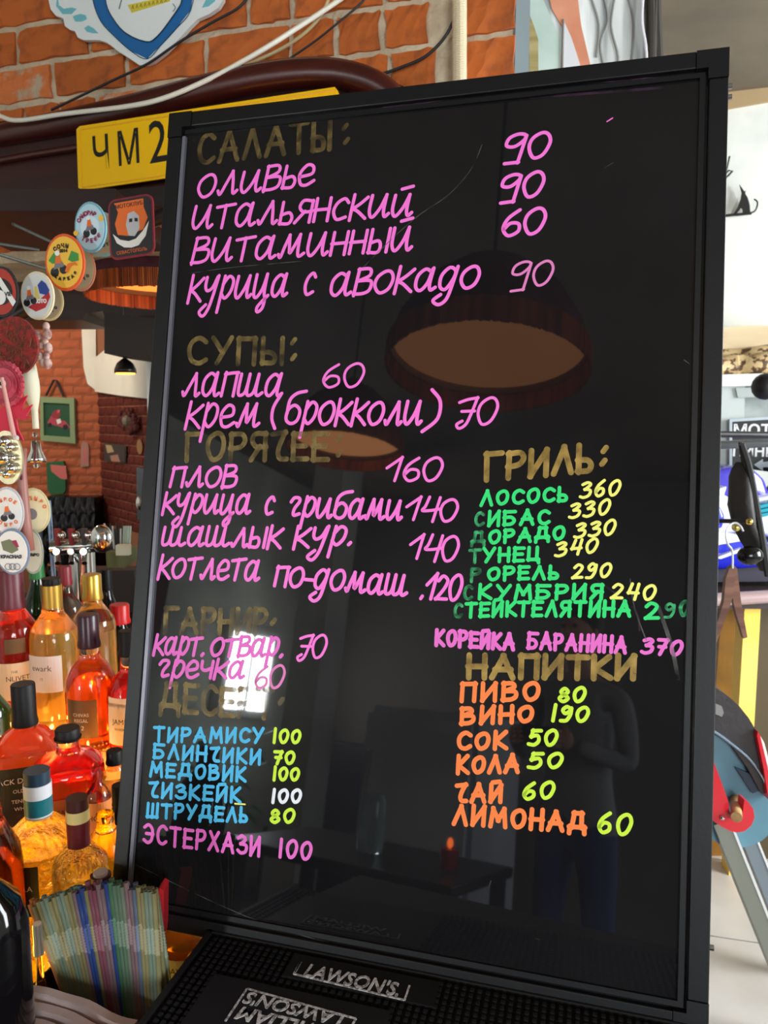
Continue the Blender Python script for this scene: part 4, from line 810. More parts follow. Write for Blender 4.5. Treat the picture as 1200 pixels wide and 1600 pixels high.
L_red = liq('red_whisky', (236, 50, 14)); L_gold = liq('golden_whisky', (250, 206, 96)); L_or = liq('orange_whisky', (255, 110, 24)); L_pale = liq('pale_whisky', (244, 206, 120)); L_pink = liq('rosy_spirit', (206, 96, 60)); L_crim = liq('crimson_liqueur', (226, 26, 20)); L_yel = liq('yellow_liqueur', (255, 222, 40)); L_brown = liq('brown_rum', (150, 60, 24))
papW = mat('cream_label_paper', (222, 204, 176), .6); papG = mat('pale_grey_label_paper', (206, 196, 190), .6); papK = mat('black_label_paper', (24, 18, 18), .5); papB = mat('bronze_label_paper', (110, 84, 58), .4, metal=.4); papO = mat('orange_label_paper', (214, 132, 66), .6)
goldc = mat('gold_foil', (206, 164, 74), .3, metal=.8); burg = mat('burgundy_foil', (92, 26, 38), .4); kcap = mat('black_cap', (9, 7, 9), .5, spec=.3)
PROF = {
 'classic': [(.9, 0), (1, .015), (1, .52), (.95, .58), (.62, .68), (.46, .74), (.40, .80), (.36, .99)],
 'high': [(.9, 0), (1, .015), (1, .60), (.93, .66), (.6, .73), (.44, .77), (.38, .83), (.36, .99)],
 'round': [(.75, 0), (.95, .02), (1, .12), (1, .45), (.92, .54), (.7, .62), (.42, .67), (.38, .72), (.38, .99)],
 'square': [(.9, 0), (1, .015), (1, .50), (.96, .55), (.6, .64), (.36, .68), (.32, .74), (.32, .99)],
 'wide': [(.84, 0), (.86, .015), (.86, .50), (1, .60), (.98, .66), (.7, .74), (.36, .79), (.32, .84), (.32, .99)],
 'jug': [(.9, 0), (1, .02), (1, .78), (.85, .85), (.45, .90), (.36, .92), (.36, .99)],
 'gin': [(.9, 0), (1, .015), (1, .66), (.95, .72), (.6, .77), (.42, .79), (.38, .81), (.36, .99)],
 'decanter': [(.85, 0), (.95, .02), (1, .55), (.97, .62), (.75, .70), (.42, .75), (.36, .80), (.36, .99)],
}
def rad(pr, z):
    for (r0, z0), (r1, z1) in zip(pr, pr[1:]):
        if z0 <= z <= z1: return r0 + (r1 - r0) * (z - z0) / max(1e-6, z1 - z0)
    return pr[-1][0]
BOT = []
def bottle(label, x, yb, yt, hw, kind, glass, liquid, level, cap, capz, labels=(), Z=None, sq=None, caprad=1.12, Y=None, face=0, group=None, extra=None):
    Z = SZ if Z is None else Z
    c = atz(x, yb, Z) if Y is None else Vector((at(x, yt, Y).x, Y, Z))
    Hh = at(x, yt, c.y).z - Z; R = hw * (Vector(c) - CAM).length / FPX * .98
    ang = math.atan2(c.x, c.y)                    # turn towards the viewer
    t = thing('liquor_bottle', label, 'bottle', c, rotz=-ang + face, group=group)
    pr = PROF[kind]; prof = [(r * R, z * Hh) for r, z in pr]
    kk = dict(sq=sq) if sq else {}
    obj('glass_body', lathe(NB(), prof, seg=32, **kk), glass, t, local=True, smooth=40)
    if liquid:
        lp = [(max(.002, r * R - .0025), .004 + z * Hh * .995) for r, z in pr if z < level] + [(max(.002, rad(pr, level) * R - .0025), level * Hh)]
        obj('liquid', lathe(NB(), lp, seg=28, **kk), liquid, t, local=True, smooth=40)
    if isinstance(cap, (list, tuple)):
        for m, z0, z1, f in cap: obj('cap', lathe(NB(), [(R * .36 * f, z0 * Hh), (R * .36 * f, z1 * Hh)], seg=22), m, t, local=True, smooth=40)
    elif cap:
        r = rad(pr, capz) * R * caprad
        obj('cap', lathe(NB(), [(r * 1.04, capz * Hh), (r * 1.06, (capz + .02) * Hh), (r * .96, (capz + .06) * Hh if capz < .9 else capz * Hh + .002), (r * .96, .99 * Hh), (r * .9, 1.0 * Hh)], seg=22), cap, t, local=True, smooth=40)
    for lb in labels:
        z0, z1, half, m = lb[:4]; bm = NB(); n = 12
        zz = [z0, (z0 + z1) / 2, z1]; rows = []
        for z in zz:
            rr_ = rad(pr, z) * R + .0006; row = []
            for i in range(n + 1):
                a = math.radians(-90 - half + 2 * half * i / n); cx, sy = math.cos(a), math.sin(a)
                if sq:
                    ex = sq[2] if len(sq) > 2 else .45; cx = math.copysign(abs(cx) ** ex, cx) * sq[0]; sy = math.copysign(abs(sy) ** ex, sy) * sq[1]
                row.append((cx * rr_, sy * rr_, z * Hh))
            rows.append(row)
        va = [[bm.verts.new(v) for v in row] for row in rows]; vb = [[bm.verts.new((v[0] * 1.006, v[1] * 1.006 - .0003, v[2])) for v in row] for row in rows]
        for V, fl_ in ((va, True), (vb, False)):
            for j in range(2):
                for i in range(n):
                    q_ = (V[j][i], V[j][i + 1], V[j + 1][i + 1], V[j + 1][i]); bm.faces.new(q_[::-1] if fl_ else q_)
        lo = obj('label', bm, m, t, local=True)
        for (s, sz, dx, dz, tm) in (lb[4] if len(lb) > 4 else ()):
            Pn = Plane((0, 0, 0), (1, 0, 0), WZ); o = text(s, sz, Pn, 0, 0, 0, tm, None, ext=0); MW[o.name] = Matrix()
            o.parent = t; zc0 = (z0 + z1) / 2 * Hh + dz; rr_ = rad(pr, (z0 + z1) / 2) * R + .0012
            for v in o.data.vertices:
                X_, Z_ = v.co.x + dx, v.co.z
                if sq: v.co = (X_, -rr_ * sq[1] * 1.01 - .0008, zc0 + Z_)
                else:
                    a = X_ / rr_; v.co = (math.sin(a) * rr_, -math.cos(a) * rr_, zc0 + Z_)
    if extra: extra(t, R, Hh, pr)
    BOT.append((c.x, c.y, R)); return t
inkb = pm((40, 30, 26), .6); inkw = pm((206, 196, 186), .6); inkg = pm((180, 150, 90), .4)
bottle('red whisky bottle with burgundy capsule and cream label, far left of the back row', 31, 1135, 890, 31, 'high', clear, L_red, .70, burg, .76, [(.22, .45, 62, papW, [('THE', .007, -.004, .02, inkb), ('NLIVET', .014, .002, .006, inkb), ('15', .011, -.004, -.016, inkb)]), (.51, .60, 24, papB)])
bottle('golden whisky bottle with gold cap and pale grey label, second in the back row', 92, 1132, 903, 34, 'high', clear, L_gold, .66, [(goldc, .80, .955, 1.12), (kcap, .955, 1.0, 1.0)], 0, [(.28, .52, 42, papG, [('ewark', .017, -.004, .012, inkb), ('15', .008, -.004, -.01, inkb)])], face=-.5)
bottle('pale whisky bottle with gold cap behind the one with the dark purple capsule', 152, 1090, 897, 30, 'high', clear, L_pale, .56, goldc, .80)
def braid(t, R, Hh, pr):
    for zz in (.035, .075):
        bm = NB(); n = 40
        for i in range(n): a = 2 * math.pi * i / n; ball(bm, (R * 1.0 * math.cos(a), R * 1.0 * math.sin(a), zz * Hh), .0022, seg=6)
        obj('gold_beading', bm, goldc, t, local=True, kind='stuff')
bottle('rounded orange whisky bottle with dark purple capsule and bronze label', 147, 1166, 960, 35, 'round', clear, L_or, .68, mat('purple_capsule', (52, 16, 34), .3), .76, [(.14, .42, 36, papB, [('CHIVAS', .009, 0, .008, inkw), ('REGAL', .009, 0, -.003, inkw), ('12', .012, 0, -.017, inkw)])], face=-.45, extra=braid)
bottle('red whiskey bottle with tall cream label half hidden by the board edge', 208, 1172, 985, 33, 'round', clear, L_crim, .66, kcap, .80, [(.12, .50, 48, papW, [('JAMES', .014, -.004, .0, inkb), ('WHISKEY', .007, -.004, -.014, inkb)])], face=-.35)
bottle('small dark bottle with a bright red cap behind the board edge', 192, 1075, 944, 20, 'classic', black_g, None, 0, mat('red_cap', (190, 22, 26), .35), .78, caprad=1.7)
bottle('dark green bottle with a green capsule between the first two whisky bottles', 67, 1062, 858, 21, 'classic', green_g, None, 0, mat('green_foil', (40, 120, 62), .4), .78)
bottle('clear bottle with a wine-red capsule in the rearmost row', 110, 1060, 885, 22, 'high', clear, L_red, .52, mat('wine_red_foil', (130, 26, 40), .4), .84)
bottle('black wine bottle at the left edge behind the red whisky', -8, 1110, 905, 26, 'classic', black_g, None, 0, kcap, .8)
bottle('dark bottle behind the board edge left of the red cap', 172, 1040, 890, 18, 'classic', black_g, None, 0, kcap, .8)
bottle('square whiskey bottle with black cap and black label, middle row left', 48, 1276, 1068, 41, 'square', clear, L_pink, .54, kcap, .70, [(.05, .47, 54, papK, [("JACK DANIEL'S", .0115, -.002, .026, inkw), ('OLD No.7', .008, 0, .010, inkw), ('TENNESSEE', .008, 0, -.006, inkw), ('WHISKEY', .008, 0, -.018, inkw)])], sq=(1, .95, .42), face=-.1)
bottle('wide-shouldered bottle of bright red liqueur with square black cap, middle row', 114, 1306, 1137, 45, 'wide', clear, L_crim, .70, kcap, .90, [(.12, .46, 40, mat('clear_brown_label', (150, 70, 30), .4), [('DISARONNO', .010, 0, .010, inkb), ('ORIGINALE', .010, 0, -.006, inkb)])], sq=(1, .9, .5), caprad=1.15)
bottle('small bottle with an orange paper label beside the board edge', 156, 1313, 1196, 18, 'high', clear, L_or, .56, None, .8, [(.08, .58, 70, papO, [('HOCK', .011, 0, .006, inkb), ('EST', .006, 0, -.01, inkb)])])
bottle('amber bottle with a round black cap just right of the red liqueur', 184, 1296, 1172, 26, 'high', clear, L_gold, .5, kcap, .84, caprad=1.15)
bottle('slim navy-black bottle touching the board edge', 190, 1330, 1226, 15, 'classic', black_g, None, 0, kcap, .7)
bottle('green bottle with a shining base at the far left edge', -14, 1200, 1040, 30, 'classic', green_g, None, 0, kcap, .8)
bottle('black bottle with a white label edge at the left frame edge', -22, 1300, 1085, 24, 'classic', black_g, None, 0, kcap, .8, [(.2, .5, 70, pm((220, 220, 214), .6))])
# front, lower step
white_band = pm((196, 200, 206), .35); teal_b = pm((12, 96, 108), .35)
bottle('large faceted gold bottle with a white and teal cap, front row', 57, 0, 1203, 40, 'gin', cut_g, L_yel, .66, [(pm((26, 50, 66), .4), .945, 1.0, 1.06), (white_band, .885, .945, 1.14), (teal_b, .81, .885, 1.14), (white_band, .795, .81, 1.1)], 0, [(.42, .64, 36, papK, [('VANILLA', .010, 0, .004, inkw)])], Z=LZ, Y=.93, face=-.75)
bottle('textured yellow bottle with a dark red and cream cap, front row', 120, 0, 1246, 33, 'gin', cut_g, L_yel, .68, [(pm((60, 20, 18), .4), .95, 1.0, 1.1), (pm((190, 170, 110), .4), .90, .95, 1.15), (pm((84, 14, 20), .4), .79, .90, 1.15)], 0, Z=LZ, Y=.88)
bottle('olive yellow bottle standing against the board edge in the front row', 164, 0, 1268, 30, 'jug', amber_g, L_yel, .8, None, .86, Z=LZ, Y=.925)
bottle('reddish brown bottle cut by the left frame edge', -24, 0, 1180, 34, 'high', amber_g, L_brown, .72, kcap, .86, Z=LZ, Y=.87)
bottle('big black bottle in the lower left corner', -34, 0, 1330, 44, 'jug', black_g, None, 0, kcap, .92, Z=LZ, Y=.66)
bottle('tiny amber miniature bottle beside the fanned straws', 58, 0, 1443, 9, 'classic', amber_g, L_brown, .7, mat('silver_cap', (220, 210, 190), .25, metal=.8), .84, Z=LZ + .0, Y=.745, caprad=1.6)
bottle('small bottle with a white-topped brown cap just above the straws', 157, 0, 1362, 16, 'classic', amber_g, L_yel, .6, [(pm((70, 30, 22), .4), .8, .985, 2.1), (pm((206, 190, 186), .4), .985, 1.0, 1.5)], 0, Z=LZ, Y=.83)
bottle('amber whisky bottle with a white label, under the lower left of the board', 292, 0, 1425, 42, 'jug', amber_g, L_gold, .8, None, .8, [(.46, .74, 60, pm((206, 206, 210), .5), [("LAWSON'S", .012, 0, .004, inkb)])], Z=LZ, Y=.885)
# string of warm lights between the bottles
fl_t = thing('fairy_lights', 'string of small warm lights winding between the bottle bases', 'string lights', atz(70, 1180, SZ))
bulb2 = mat('warm_fairy_bulb', (255, 220, 150), .5, emit=(255, 196, 100), es=70)
spots = [(22, 1118, SZ), (30, 1148, SZ), (78, 1150, SZ), (98, 1166, SZ), (140, 1120, SZ), (172, 1128, SZ), (182, 1182, SZ), (128, 1192, SZ), (60, 1166, SZ), (12, 1290, SZ), (130, 1318, SZ), (168, 1322, SZ), (92, 1292, SZ), (178, 1218, SZ), (44, 1130, SZ), (110, 1140, SZ)]
low = [(-.60, .90), (-.50, .84), (-.42, .90), (-.46, .78), (-.62, .80), (-.36, .86), (-.30, .90), (-.55, .95), (-.68, .9)]
pts = [atz(x, y, z) + Vector((0, 0, .012)) for x, y, z in spots]; lowp = [Vector((x, y, LZ + .014)) for x, y in low]
bm = NB(); tube(bm, cat([p - Vector((0, 0, .006)) for p in sorted(pts, key=lambda p: (round(p.y, 1), p.x))], 4), .0011, 5); tube(bm, cat([p - Vector((0, 0, .006)) for p in lowp], 4), .0011, 5); obj('wire', bm, pm((120, 80, 40), .4), fl_t)
for p in pts + lowp: obj('light_bulb', ball(NB(), p, .0052, seg=8), bulb2, fl_t)
for k, (x, y, z) in enumerate([(-.78, 1.36, SZ + .05), (-.62, 1.33, SZ + .05), (-.56, 1.12, SZ + .06), (-.50, .90, LZ + .05)]): pass
# straws in a dark holder
hold = thing('napkin_holder', 'dark plastic holder with napkins in front and a fan of straws', 'holder', atz(160, 1600, LZ), 0)
RZ = LZ + .13
A_ = atz(66, 1540, RZ); B_ = atz(272, 1594, RZ); u_ = (B_ - A_); u_.z = 0; wv = Vector((u_.y, -u_.x, 0)).normalized() * .10   # towards viewer
if wv.y > 0: wv = -wv
dkp = mat('smoky_plastic', (58, 54, 52), .3)
def wall4(p, q, th, name='holder_wall', z0=LZ, z1=RZ, m=dkp):
    d = (q - p).normalized(); n_ = Vector((-d.y, d.x, 0)) * th
    bm = NB(); prism(bm, [Vector((p.x, p.y, z0)), Vector((q.x, q.y, z0)), Vector((q.x, q.y, z1)), Vector((p.x, p.y, z1))], n_); obj(name, bm, m, hold)
un = u_.normalized(); A2 = A_ - un * .012; B2 = B_ + un * .004
back = -wv.normalized() * .028
wall4(A2 + back, B2 + back, .002); wall4(A2, B2, .002, z1=RZ - .025); wall4(A2 + wv, B2 + wv, .002, z1=RZ - .03)
wall4(A2 + back, A2 + wv, .002); wall4(B2 + back, B2 + wv, .002)
bm = NB(); prism(bm, [A2 + back, B2 + back, B2 + wv, A2 + wv], Vector((0, 0, .002))); bmesh.ops.translate(bm, vec=(0, 0, LZ - RZ), verts=bm.verts); obj('holder_base', bm, dkp, hold)
nap = mat('pinkish_napkin', (206, 186, 182), .85, noise=((186, 164, 164), 12, .4, .7), bump=(30, .3))
for k in range(5):
    bm = NB(); p0 = A2 + wv * (.25 + .14 * k) + un * (.016 + .003 * k); p1 = B2 + wv * (.25 + .14 * k) - un * (.03 - .004 * k); n_ = 14; lo, hi = [], []
    zt = RZ + .026 - k * .0055
    for i in range(n_ + 1):
        q_ = p0.lerp(p1, i / n_); w_ = wv.normalized() * .0015 * math.sin(i * .7 + k)
        zz = zt - .016 * abs(i / n_ - .25) + .0012 * math.sin(i * .9 + k)
        lo.append(Vector((q_.x, q_.y, LZ + .004)) + w_); hi.append(Vector((q_.x, q_.y, zz)) + w_)
    bm2 = NB(); prism(bm2, lo + hi[::-1], wv.normalized() * .009); t_n = obj('napkin', bm2, nap, smooth=50); tag(t_n, 'pinkish white paper napkin in the dark holder, %s from the straws' % ('nearest', 'second', 'third', 'fourth', 'farthest')[k], 'napkin', group='napkins in the straw holder')
scols = [(134, 152, 134), (112, 144, 120), (84, 136, 104), (112, 130, 156), (62, 88, 158), (152, 92, 110), (150, 124, 130), (154, 148, 106), (138, 148, 142), (118, 150, 142)]
smats = [mat('translucent_straw', c_, .3, trans=.35, ior=1.2) for c_ in scols] + [mat('orange_straw', (190, 120, 70), .3, trans=.3, ior=1.2)]
zones = [(0, [10, 7]), (.08, [0, 8, 7, 9]), (.2, [0, 1, 2, 7]), (.3, [7, 1, 6]), (.36, [3, 4, 9, 4]), (.43, [7, 5, 6, 1]), (.5, [5, 6, 1]), (.57, [4, 9, 1]), (.62, [2, 1, 2]), (.72, [0, 6, 8]), (.79, [4, 3]), (.83, [7, 0, 7]), (.92, [7, 6, 0])]
def straw_mesh(L):
    bm = NB(); r = .0029; seg = 8; zs = [(0, r), (L * .74, r)]
    for k in range(9): zs += [(L * (.75 + .012 * k), r * 1.22), (L * (.756 + .012 * k), r * .85)]
    zs += [(L * .87, r), (L, r)]
    rings = [[bm.verts.new((rr_ * math.cos(6.2832 * i / seg), rr_ * math.sin(6.2832 * i / seg), z)) for i in range(seg)] for z, rr_ in zs] + [[bm.verts.new((r * .75 * math.cos(6.2832 * i / seg), r * .75 * math.sin(6.2832 * i / seg), z)) for i in range(seg)] for z in (L, L - .03)]
    for a, b in zip(rings, rings[1:]):
        for i in range(seg): bm.faces.new((a[i], a[(i + 1) % seg], b[(i + 1) % seg], b[i]))
    bm.normal_update()
    for f_ in bm.faces: f_.material_index = 1 if .745 * L < f_.calc_center_median().z < .86 * L else 0
    me = bpy.data.meshes.new('straw'); bm.to_mesh(me); bm.free(); me.shade_smooth(); return me
meshes = {}
NST = 96
def ordinal(n): return str(n) + ('th' if 10 < n % 100 < 14 else {1: 'st', 2: 'nd', 3: 'rd'}.get(n % 10, 'th'))
for i in range(NST):
    row = i % 3; s = (i + .5) / NST; s2 = s
    pool = [z_[1] for z_ in zones if z_[0] <= s][-1]; ci = random.choice(pool)
    if ci not in meshes: me = straw_mesh(.262); me.materials.append(smats[ci]); me.materials.append(mat('straw_flex_highlight', tuple(min(255, int(v_ * .85 + 42)) for v_ in (scols + [(190, 120, 70)])[ci]), .2, trans=.2, ior=1.2)); meshes[ci] = me  # flex faces lightened to paint in the highlights on the ridges
    o = bpy.data.objects.new('drinking_straw', meshes[ci]); C.objects.link(o)
    rim_p = A_.lerp(B_, .10 + .80 * s2) + back * (.28 + .26 * row); rim_p.z = RZ
    tx = 46 + 200 * s2; ty = 1416 - 34 * math.sin(math.pi * min(1, s2 * 1.12) * .62) + random.uniform(-5, 5) - (6 if row == 1 else 0) + max(0, s2 - .75) * 60
    top = at(tx, ty, rim_p.y + .012 + .004 * row)
    d = (top - rim_p).normalized(); base = top - d * .262
    o.rotation_euler = d.to_track_quat('Z', 'Y').to_euler(); o.location = base
    nm_ = ['pale green', 'green', 'bright green', 'pale blue', 'deep blue', 'pink', 'rose', 'straw yellow', 'grey green', 'aqua', 'orange'][ci]
    tag(o, '%s straw, %s from the left in the %s row of the bunch' % (nm_, ordinal(i // 3 + 1), ('front', 'middle', 'back')[row]), 'straw', group='straws fanned in the napkin holder')
bm = NB(); prism(bm, [at(x, y, .80) for x, y in [(243, 1398), (250, 1388), (256, 1392), (255, 1465), (247, 1475), (243, 1470)]], Vector((0, .02, 0)))
tag(obj('red_cup_edge'.replace('_edge', ''), bm, pm((200, 40, 50), .4)), 'narrow red plastic stirrer cup behind the right end of the straws', 'cup')
# ================================================================ RIGHT SIDE
MU = Plane((1.2, 2.45, 0), (1, 0, 0), WZ)
t = thing('painted_mural', 'tall painted panel in grey-green, orange and white streaks beside the brick wall', 'painting', MU.px(900, 400))
quadin(MU, [(826, -80), (1012, -80), (1010, 420), (826, 420)], 0, .02, mat('streaky_white_paint', (226, 230, 228), .6, noise=((150, 156, 156), (14, 14, 1.2), .42, .62)), 'canvas', t)
quadin(MU, [(826, -60), (840, -20), (862, 30), (876, 60), (876, 300), (826, 300)], .02, .001, mat('grey_green_paint', (186, 204, 196), .6, noise=((160, 184, 176), 5, .4, .7)), 'paint_patch', t)
quadin(MU, [(827, 22), (834, 40), (841, 62), (842, 300), (827, 300)], .0215, .001, mat('olive_paint', (142, 128, 78), .6, noise=((170, 156, 110), (2, 2, 30), .4, .6)), 'paint_patch', t)
quadin(MU, [(846, -60), (890, -60), (903, 0), (908, 40), (922, 100), (930, 300), (874, 300), (877, 90), (880, 45), (862, 14)], .022, .001, mat('salmon_paint', (212, 146, 116), .6, noise=((190, 118, 88), 6, .4, .7)), 'paint_patch', t)
quadin(MU, [(881, 33), (893, 60), (906, 100), (914, 300), (880, 300)], .0235, .001, mat('pale_lilac_paint', (206, 206, 210), .6), 'paint_patch', t)
bm = NB(); tube(bm, [MU.px(x, y, .025) for x, y in [(881, 30), (880, 60), (879, 120)]], .003, 5)
for pts in ([(940, -20), (950, 30), (938, 70), (948, 120)], [(925, 0), (936, 40), (932, 90)], [(962, -10), (955, 40), (966, 90), (960, 130)], [(980, -10), (990, 40), (984, 120)]): tube(bm, cat([MU.px(x, y, .022) for x, y in pts], 5), .0035, 5)
obj('branch_shadow', bm, pm((150, 150, 148), .7), t)  # grey strokes paint a branch's shadow onto the panel
t = thing('dark_curtain', 'dark grey gathered curtain with a white cord right of the painted panel', 'curtain', MU.px(1018, 400))
bm = NB()
for i in range(6): tube(bm, cat([MU.px(1013 + i * 3.4 - (i > 3) * 0 + 3 * math.sin(y / 60 + i), y, .03 + .02 * (i % 2)) for y in range(-80, 421, 50)], 4), .012, 8)
obj('curtain_fold', bm, mat('charcoal_cloth', (66, 62, 58), .85), t, kind='stuff')
obj('curtain_cord', tube(NB(), cat([MU.px(x, y, .08) for x, y in [(1008, -40), (1003, 30), (1010, 84), (1012, 200)]], 6), .004, 6), pm((220, 216, 224), .4), t)
bm = NB(); prism(bm, [FR.px(x, y, .0) for x, y in [(1060, 150), (1260, 124), (1260, 150), (1100, 178), (1060, 184)]], FR.n * .02)
struct('trim_1', bm, pm((176, 150, 112), .7))
# cat silhouettes
ironm = pm((24, 22, 22), .6)
t = thing('cat_silhouette', 'small black metal seated cat silhouette on the white wall', 'wall ornament', FR.px(1155, 337, .03))
quadin(FR, [(1155, 289), (1160, 296), (1163, 300), (1165, 298), (1164, 303), (1168, 310), (1171, 320), (1172, 333), (1160, 334), (1160, 328), (1157.5, 325), (1155, 329), (1150, 335), (1145.5, 335), (1152, 325), (1157, 311), (1158.5, 302)], .03, .008, ironm, 'cat_body', t)
obj('tail', tube(NB(), cat([FR.px(x, y, .034) for x, y in [(1171, 333), (1179, 330), (1183, 322), (1183, 315), (1178, 311)]], 5), .0035, 6), ironm, t)
quadin(FR, [(1112, 338), (1146, 334), (1174, 332), (1174, 335.5), (1112, 341)], .03, .008, ironm, 'base_strip', t)
t = thing('branch_silhouette', 'black metal branch silhouette peeking out above the cat silhouette', 'wall ornament', FR.px(1135, 285, .03))
for pts in ([(1122, 292), (1134, 278), (1145, 267)], [(1130, 284), (1136, 262), (1140, 244)], [(1133, 272), (1139, 266), (1144, 268), (1138, 275)]): obj('twig', tube(NB(), [FR.px(x, y, .034) for x, y in pts], .0035, 6), ironm, t)
# shelf with snake skin roll
SP = Plane((1.6, 3.1, 0), WU, WZ)
def sp(name, q, h, d, m, par=None, **k):
    bm = NB(); pxpoly(bm, SP, q, h, d); return obj(name, bm, m, par, **k)
sh = thing('wall_shelf', 'white wall shelf below the cat silhouette carrying the patterned snake', 'shelf', SP.px(1165, 605))
sp('shelf_board', [(1110, 592), (1260, 588), (1260, 605), (1110, 609)], -.3, .35, pm((226, 228, 222), .5), sh)
sp('shelf_side', [(1110, 609), (1146, 608), (1144, 760), (1110, 760)], -.3, .32, pm((196, 204, 200), .6), sh); sp('recess_panel', [(1146, 606), (1260, 603), (1260, 690), (1146, 690)], -.3, .2, mat('grey_panel', (150, 156, 154), .6, noise=((176, 182, 180), 8, .4, .6)), sh)
sp('recess_lintel', [(1147, 607), (1260, 604), (1260, 618), (1150, 622)], -.02, .05, pm((176, 184, 180), .5), sh)
t = thing('driftwood_board', 'beige smooth board lying behind the spotted snake on the shelf', 'board', SP.px(1165, 545)); bm = NB(); pxpoly(bm, SP, [(1110, 518), (1150, 514), (1260, 512), (1260, 546), (1190, 542), (1150, 549), (1110, 556)], -.22, .12); obj('board', bm, mat('beige_wood', (226, 206, 168), .6, noise=((200, 172, 130), (2, 2, 14), .4, .7)), t)
snm = mat('spotted_snake_skin', (206, 178, 130), .5, noise=((92, 66, 44), 34, .5, .56), bump=(120, .3))
bm = NB(); tube(bm, cat([SP.px(x, y, h) for x, y, h in [(1095, 572, 0), (1120, 574, .0), (1150, 572, -.03), (1180, 571, -.01), (1215, 568, -.04), (1260, 566, -.03)]], 8), .052, 14, rf=lambda s: .046 + .006 * math.sin(s * 20)); t = thing('coiled_snake', 'spotted brown and cream snake lying along the white shelf', 'snake', SP.px(1165, 590)); obj('snake_body', bm, snm, t, smooth=True)
obj('snake_coil', tube(NB(), cat([SP.px(x, y, h) for x, y, h in [(1100, 556, -.07), (1150, 556, -.08), (1190, 552, -.06), (1230, 556, -.08)]], 8), .03, 12), snm, t, smooth=True)
# black framed sign
t = thing('framed_shop_sign', 'black sign with white lettering in a silver frame below the shelf', 'sign', SP.px(1170, 730, .06))
sp('frame_rail', [(1139, 655), (1260, 648), (1260, 652), (1143, 659), (1143, 728), (1139, 728)], .03, .02, pm((176, 190, 196), .3), t); sp('sign_face', [(1143, 658), (1260, 651), (1260, 745), (1143, 729)], .03, .01, pm((14, 18, 20), .4), t)
for s, x, y, hh in (('МОТО', 1182, 673, .062), ('ПИНИН', 1184, 706, .055)):
    a, b = SP.ab(x, y); text(s, hh, SP, a, b, .042, wht, t, name='lettering', bold=.0015)
sp('arrow', [(1178, 726), (1192, 717), (1192, 722), (1230, 718), (1230, 730), (1192, 730), (1192, 736)], .041, .002, pm((190, 200, 204), .5), t)
# clothes rail with hanging bag and hanger
RY = 2.2
t = thing('clothes_rail', 'black double rail with brass hooks crossing in front of the sign', 'rail', at(1160, 700, RY))
obj('upper_bar', bar(NB(), at(1080, 678, RY), at(1260, 680, RY + .1), .0095), dk, t, smooth=40); obj('lower_bar', bar(NB(), at(1080, 697, RY - .05), at(1260, 690, RY - .02), .012), pm((70, 72, 74), .25), t, smooth=40)
obj('side_post', bar(NB(), at(1095, 688, RY), Vector((at(1095, 688, RY).x, RY, 0)), .012), dk, t)
obj('hook_arm', bar(NB(), at(1090, 813, RY - .1), at(1170, 815, RY - .25), .006), dk, t); obj('brass_knob', ball(NB(), at(1171, 815, RY - .26), .009), mat('brass', (206, 176, 90), .25, metal=1), t, smooth=True); obj('brass_knob', ball(NB(), at(1150, 824, RY - .24), .011), mat('brass_b', (206, 190, 110), .3, metal=.9), t, smooth=True)
obj('link_rod', bar(NB(), at(1095, 700, RY), at(1090, 813, RY - .1), .006), dk, t)
bm = NB(); zz = RY - .12; secs = [(722, 1161, 10, 6), (732, 1160, 15, 9), (745, 1159, 17, 16), (790, 1160, 23, 22), (820, 1166, 22, 18), (845, 1178, 20, 15), (870, 1188, 14, 10), (892, 1194, 6, 5)]
rings = []
for y, x, w_, d_ in secs:
    rings.append([bm.verts.new(at(x + w_ * math.cos(a) * (1 + .12 * math.sin(3 * a + y * .05)), y, zz) + Vector((0, d_ * RY / FPX * math.sin(a) * (1 + .2 * math.cos(4 * a)), 0))) for a in [6.2832 * k_ / 20 for k_ in range(20)]])
for a, b in zip(rings, rings[1:]):
    for i in range(20): bm.faces.new((a[i], a[(i + 1) % 20], b[(i + 1) % 20], b[i]))
bm.faces.new(rings[0]); bm.faces.new(rings[-1][::-1]); bmesh.ops.recalc_face_normals(bm, faces=bm.faces)
t = thing('hanging_bag', 'black crumpled cloth bag hanging from the rail in front of the motorcycle', 'bag', at(1162, 880, zz)); obj('bag_body', bm, mat('black_cloth', (38, 34, 32), .55, bump=(14, .8)), t, smooth=True)
obj('strap', tube(NB(), cat([at(x, y, zz - .03) for x, y in [(1159, 694), (1170, 728), (1180, 780), (1192, 850), (1200, 900)]], 5), .009, 6), pm((30, 28, 28), .6), t); obj('strap', tube(NB(), [at(1157, 690, zz), at(1163, 732, zz)], .006, 6), dk, t)
obj('foot', ball(NB(), at(1172, 868, zz - .05), .03, (1.2, .8, .9)), pm((12, 12, 14), .15), t, smooth=True)
HY = 1.95
t = thing('coat_hanger', 'brown wooden coat hanger seen edge-on, hanging by a white metal hook', 'hanger', at(1145, 950, HY))
obj('hook', tube(NB(), cat([at(x, y, HY) for x, y in [(1161, 830), (1156, 821), (1148, 817), (1139, 822), (1134.5, 834), (1137, 850), (1144, 861), (1144.6, 888)]], 6), .0028, 7), mat('white_wire', (214, 214, 220), .25, metal=.5), t)
wdh = mat('walnut_hanger', (122, 82, 66), .4, noise=((84, 52, 42), (3, 3, 30), .4, .6))
def aprism(q, y0, y1):
    bm = NB(); prism(bm, [at(x, y, y0) for x, y in q], Vector((0, y1 - y0, 0))); return bm
obj('arm', aprism([(1140, 887), (1147, 883), (1150, 890), (1146, 930), (1138, 955), (1120, 1003), (1112, 1002), (1131, 940), (1134, 905)], HY, HY + .016), wdh, t)
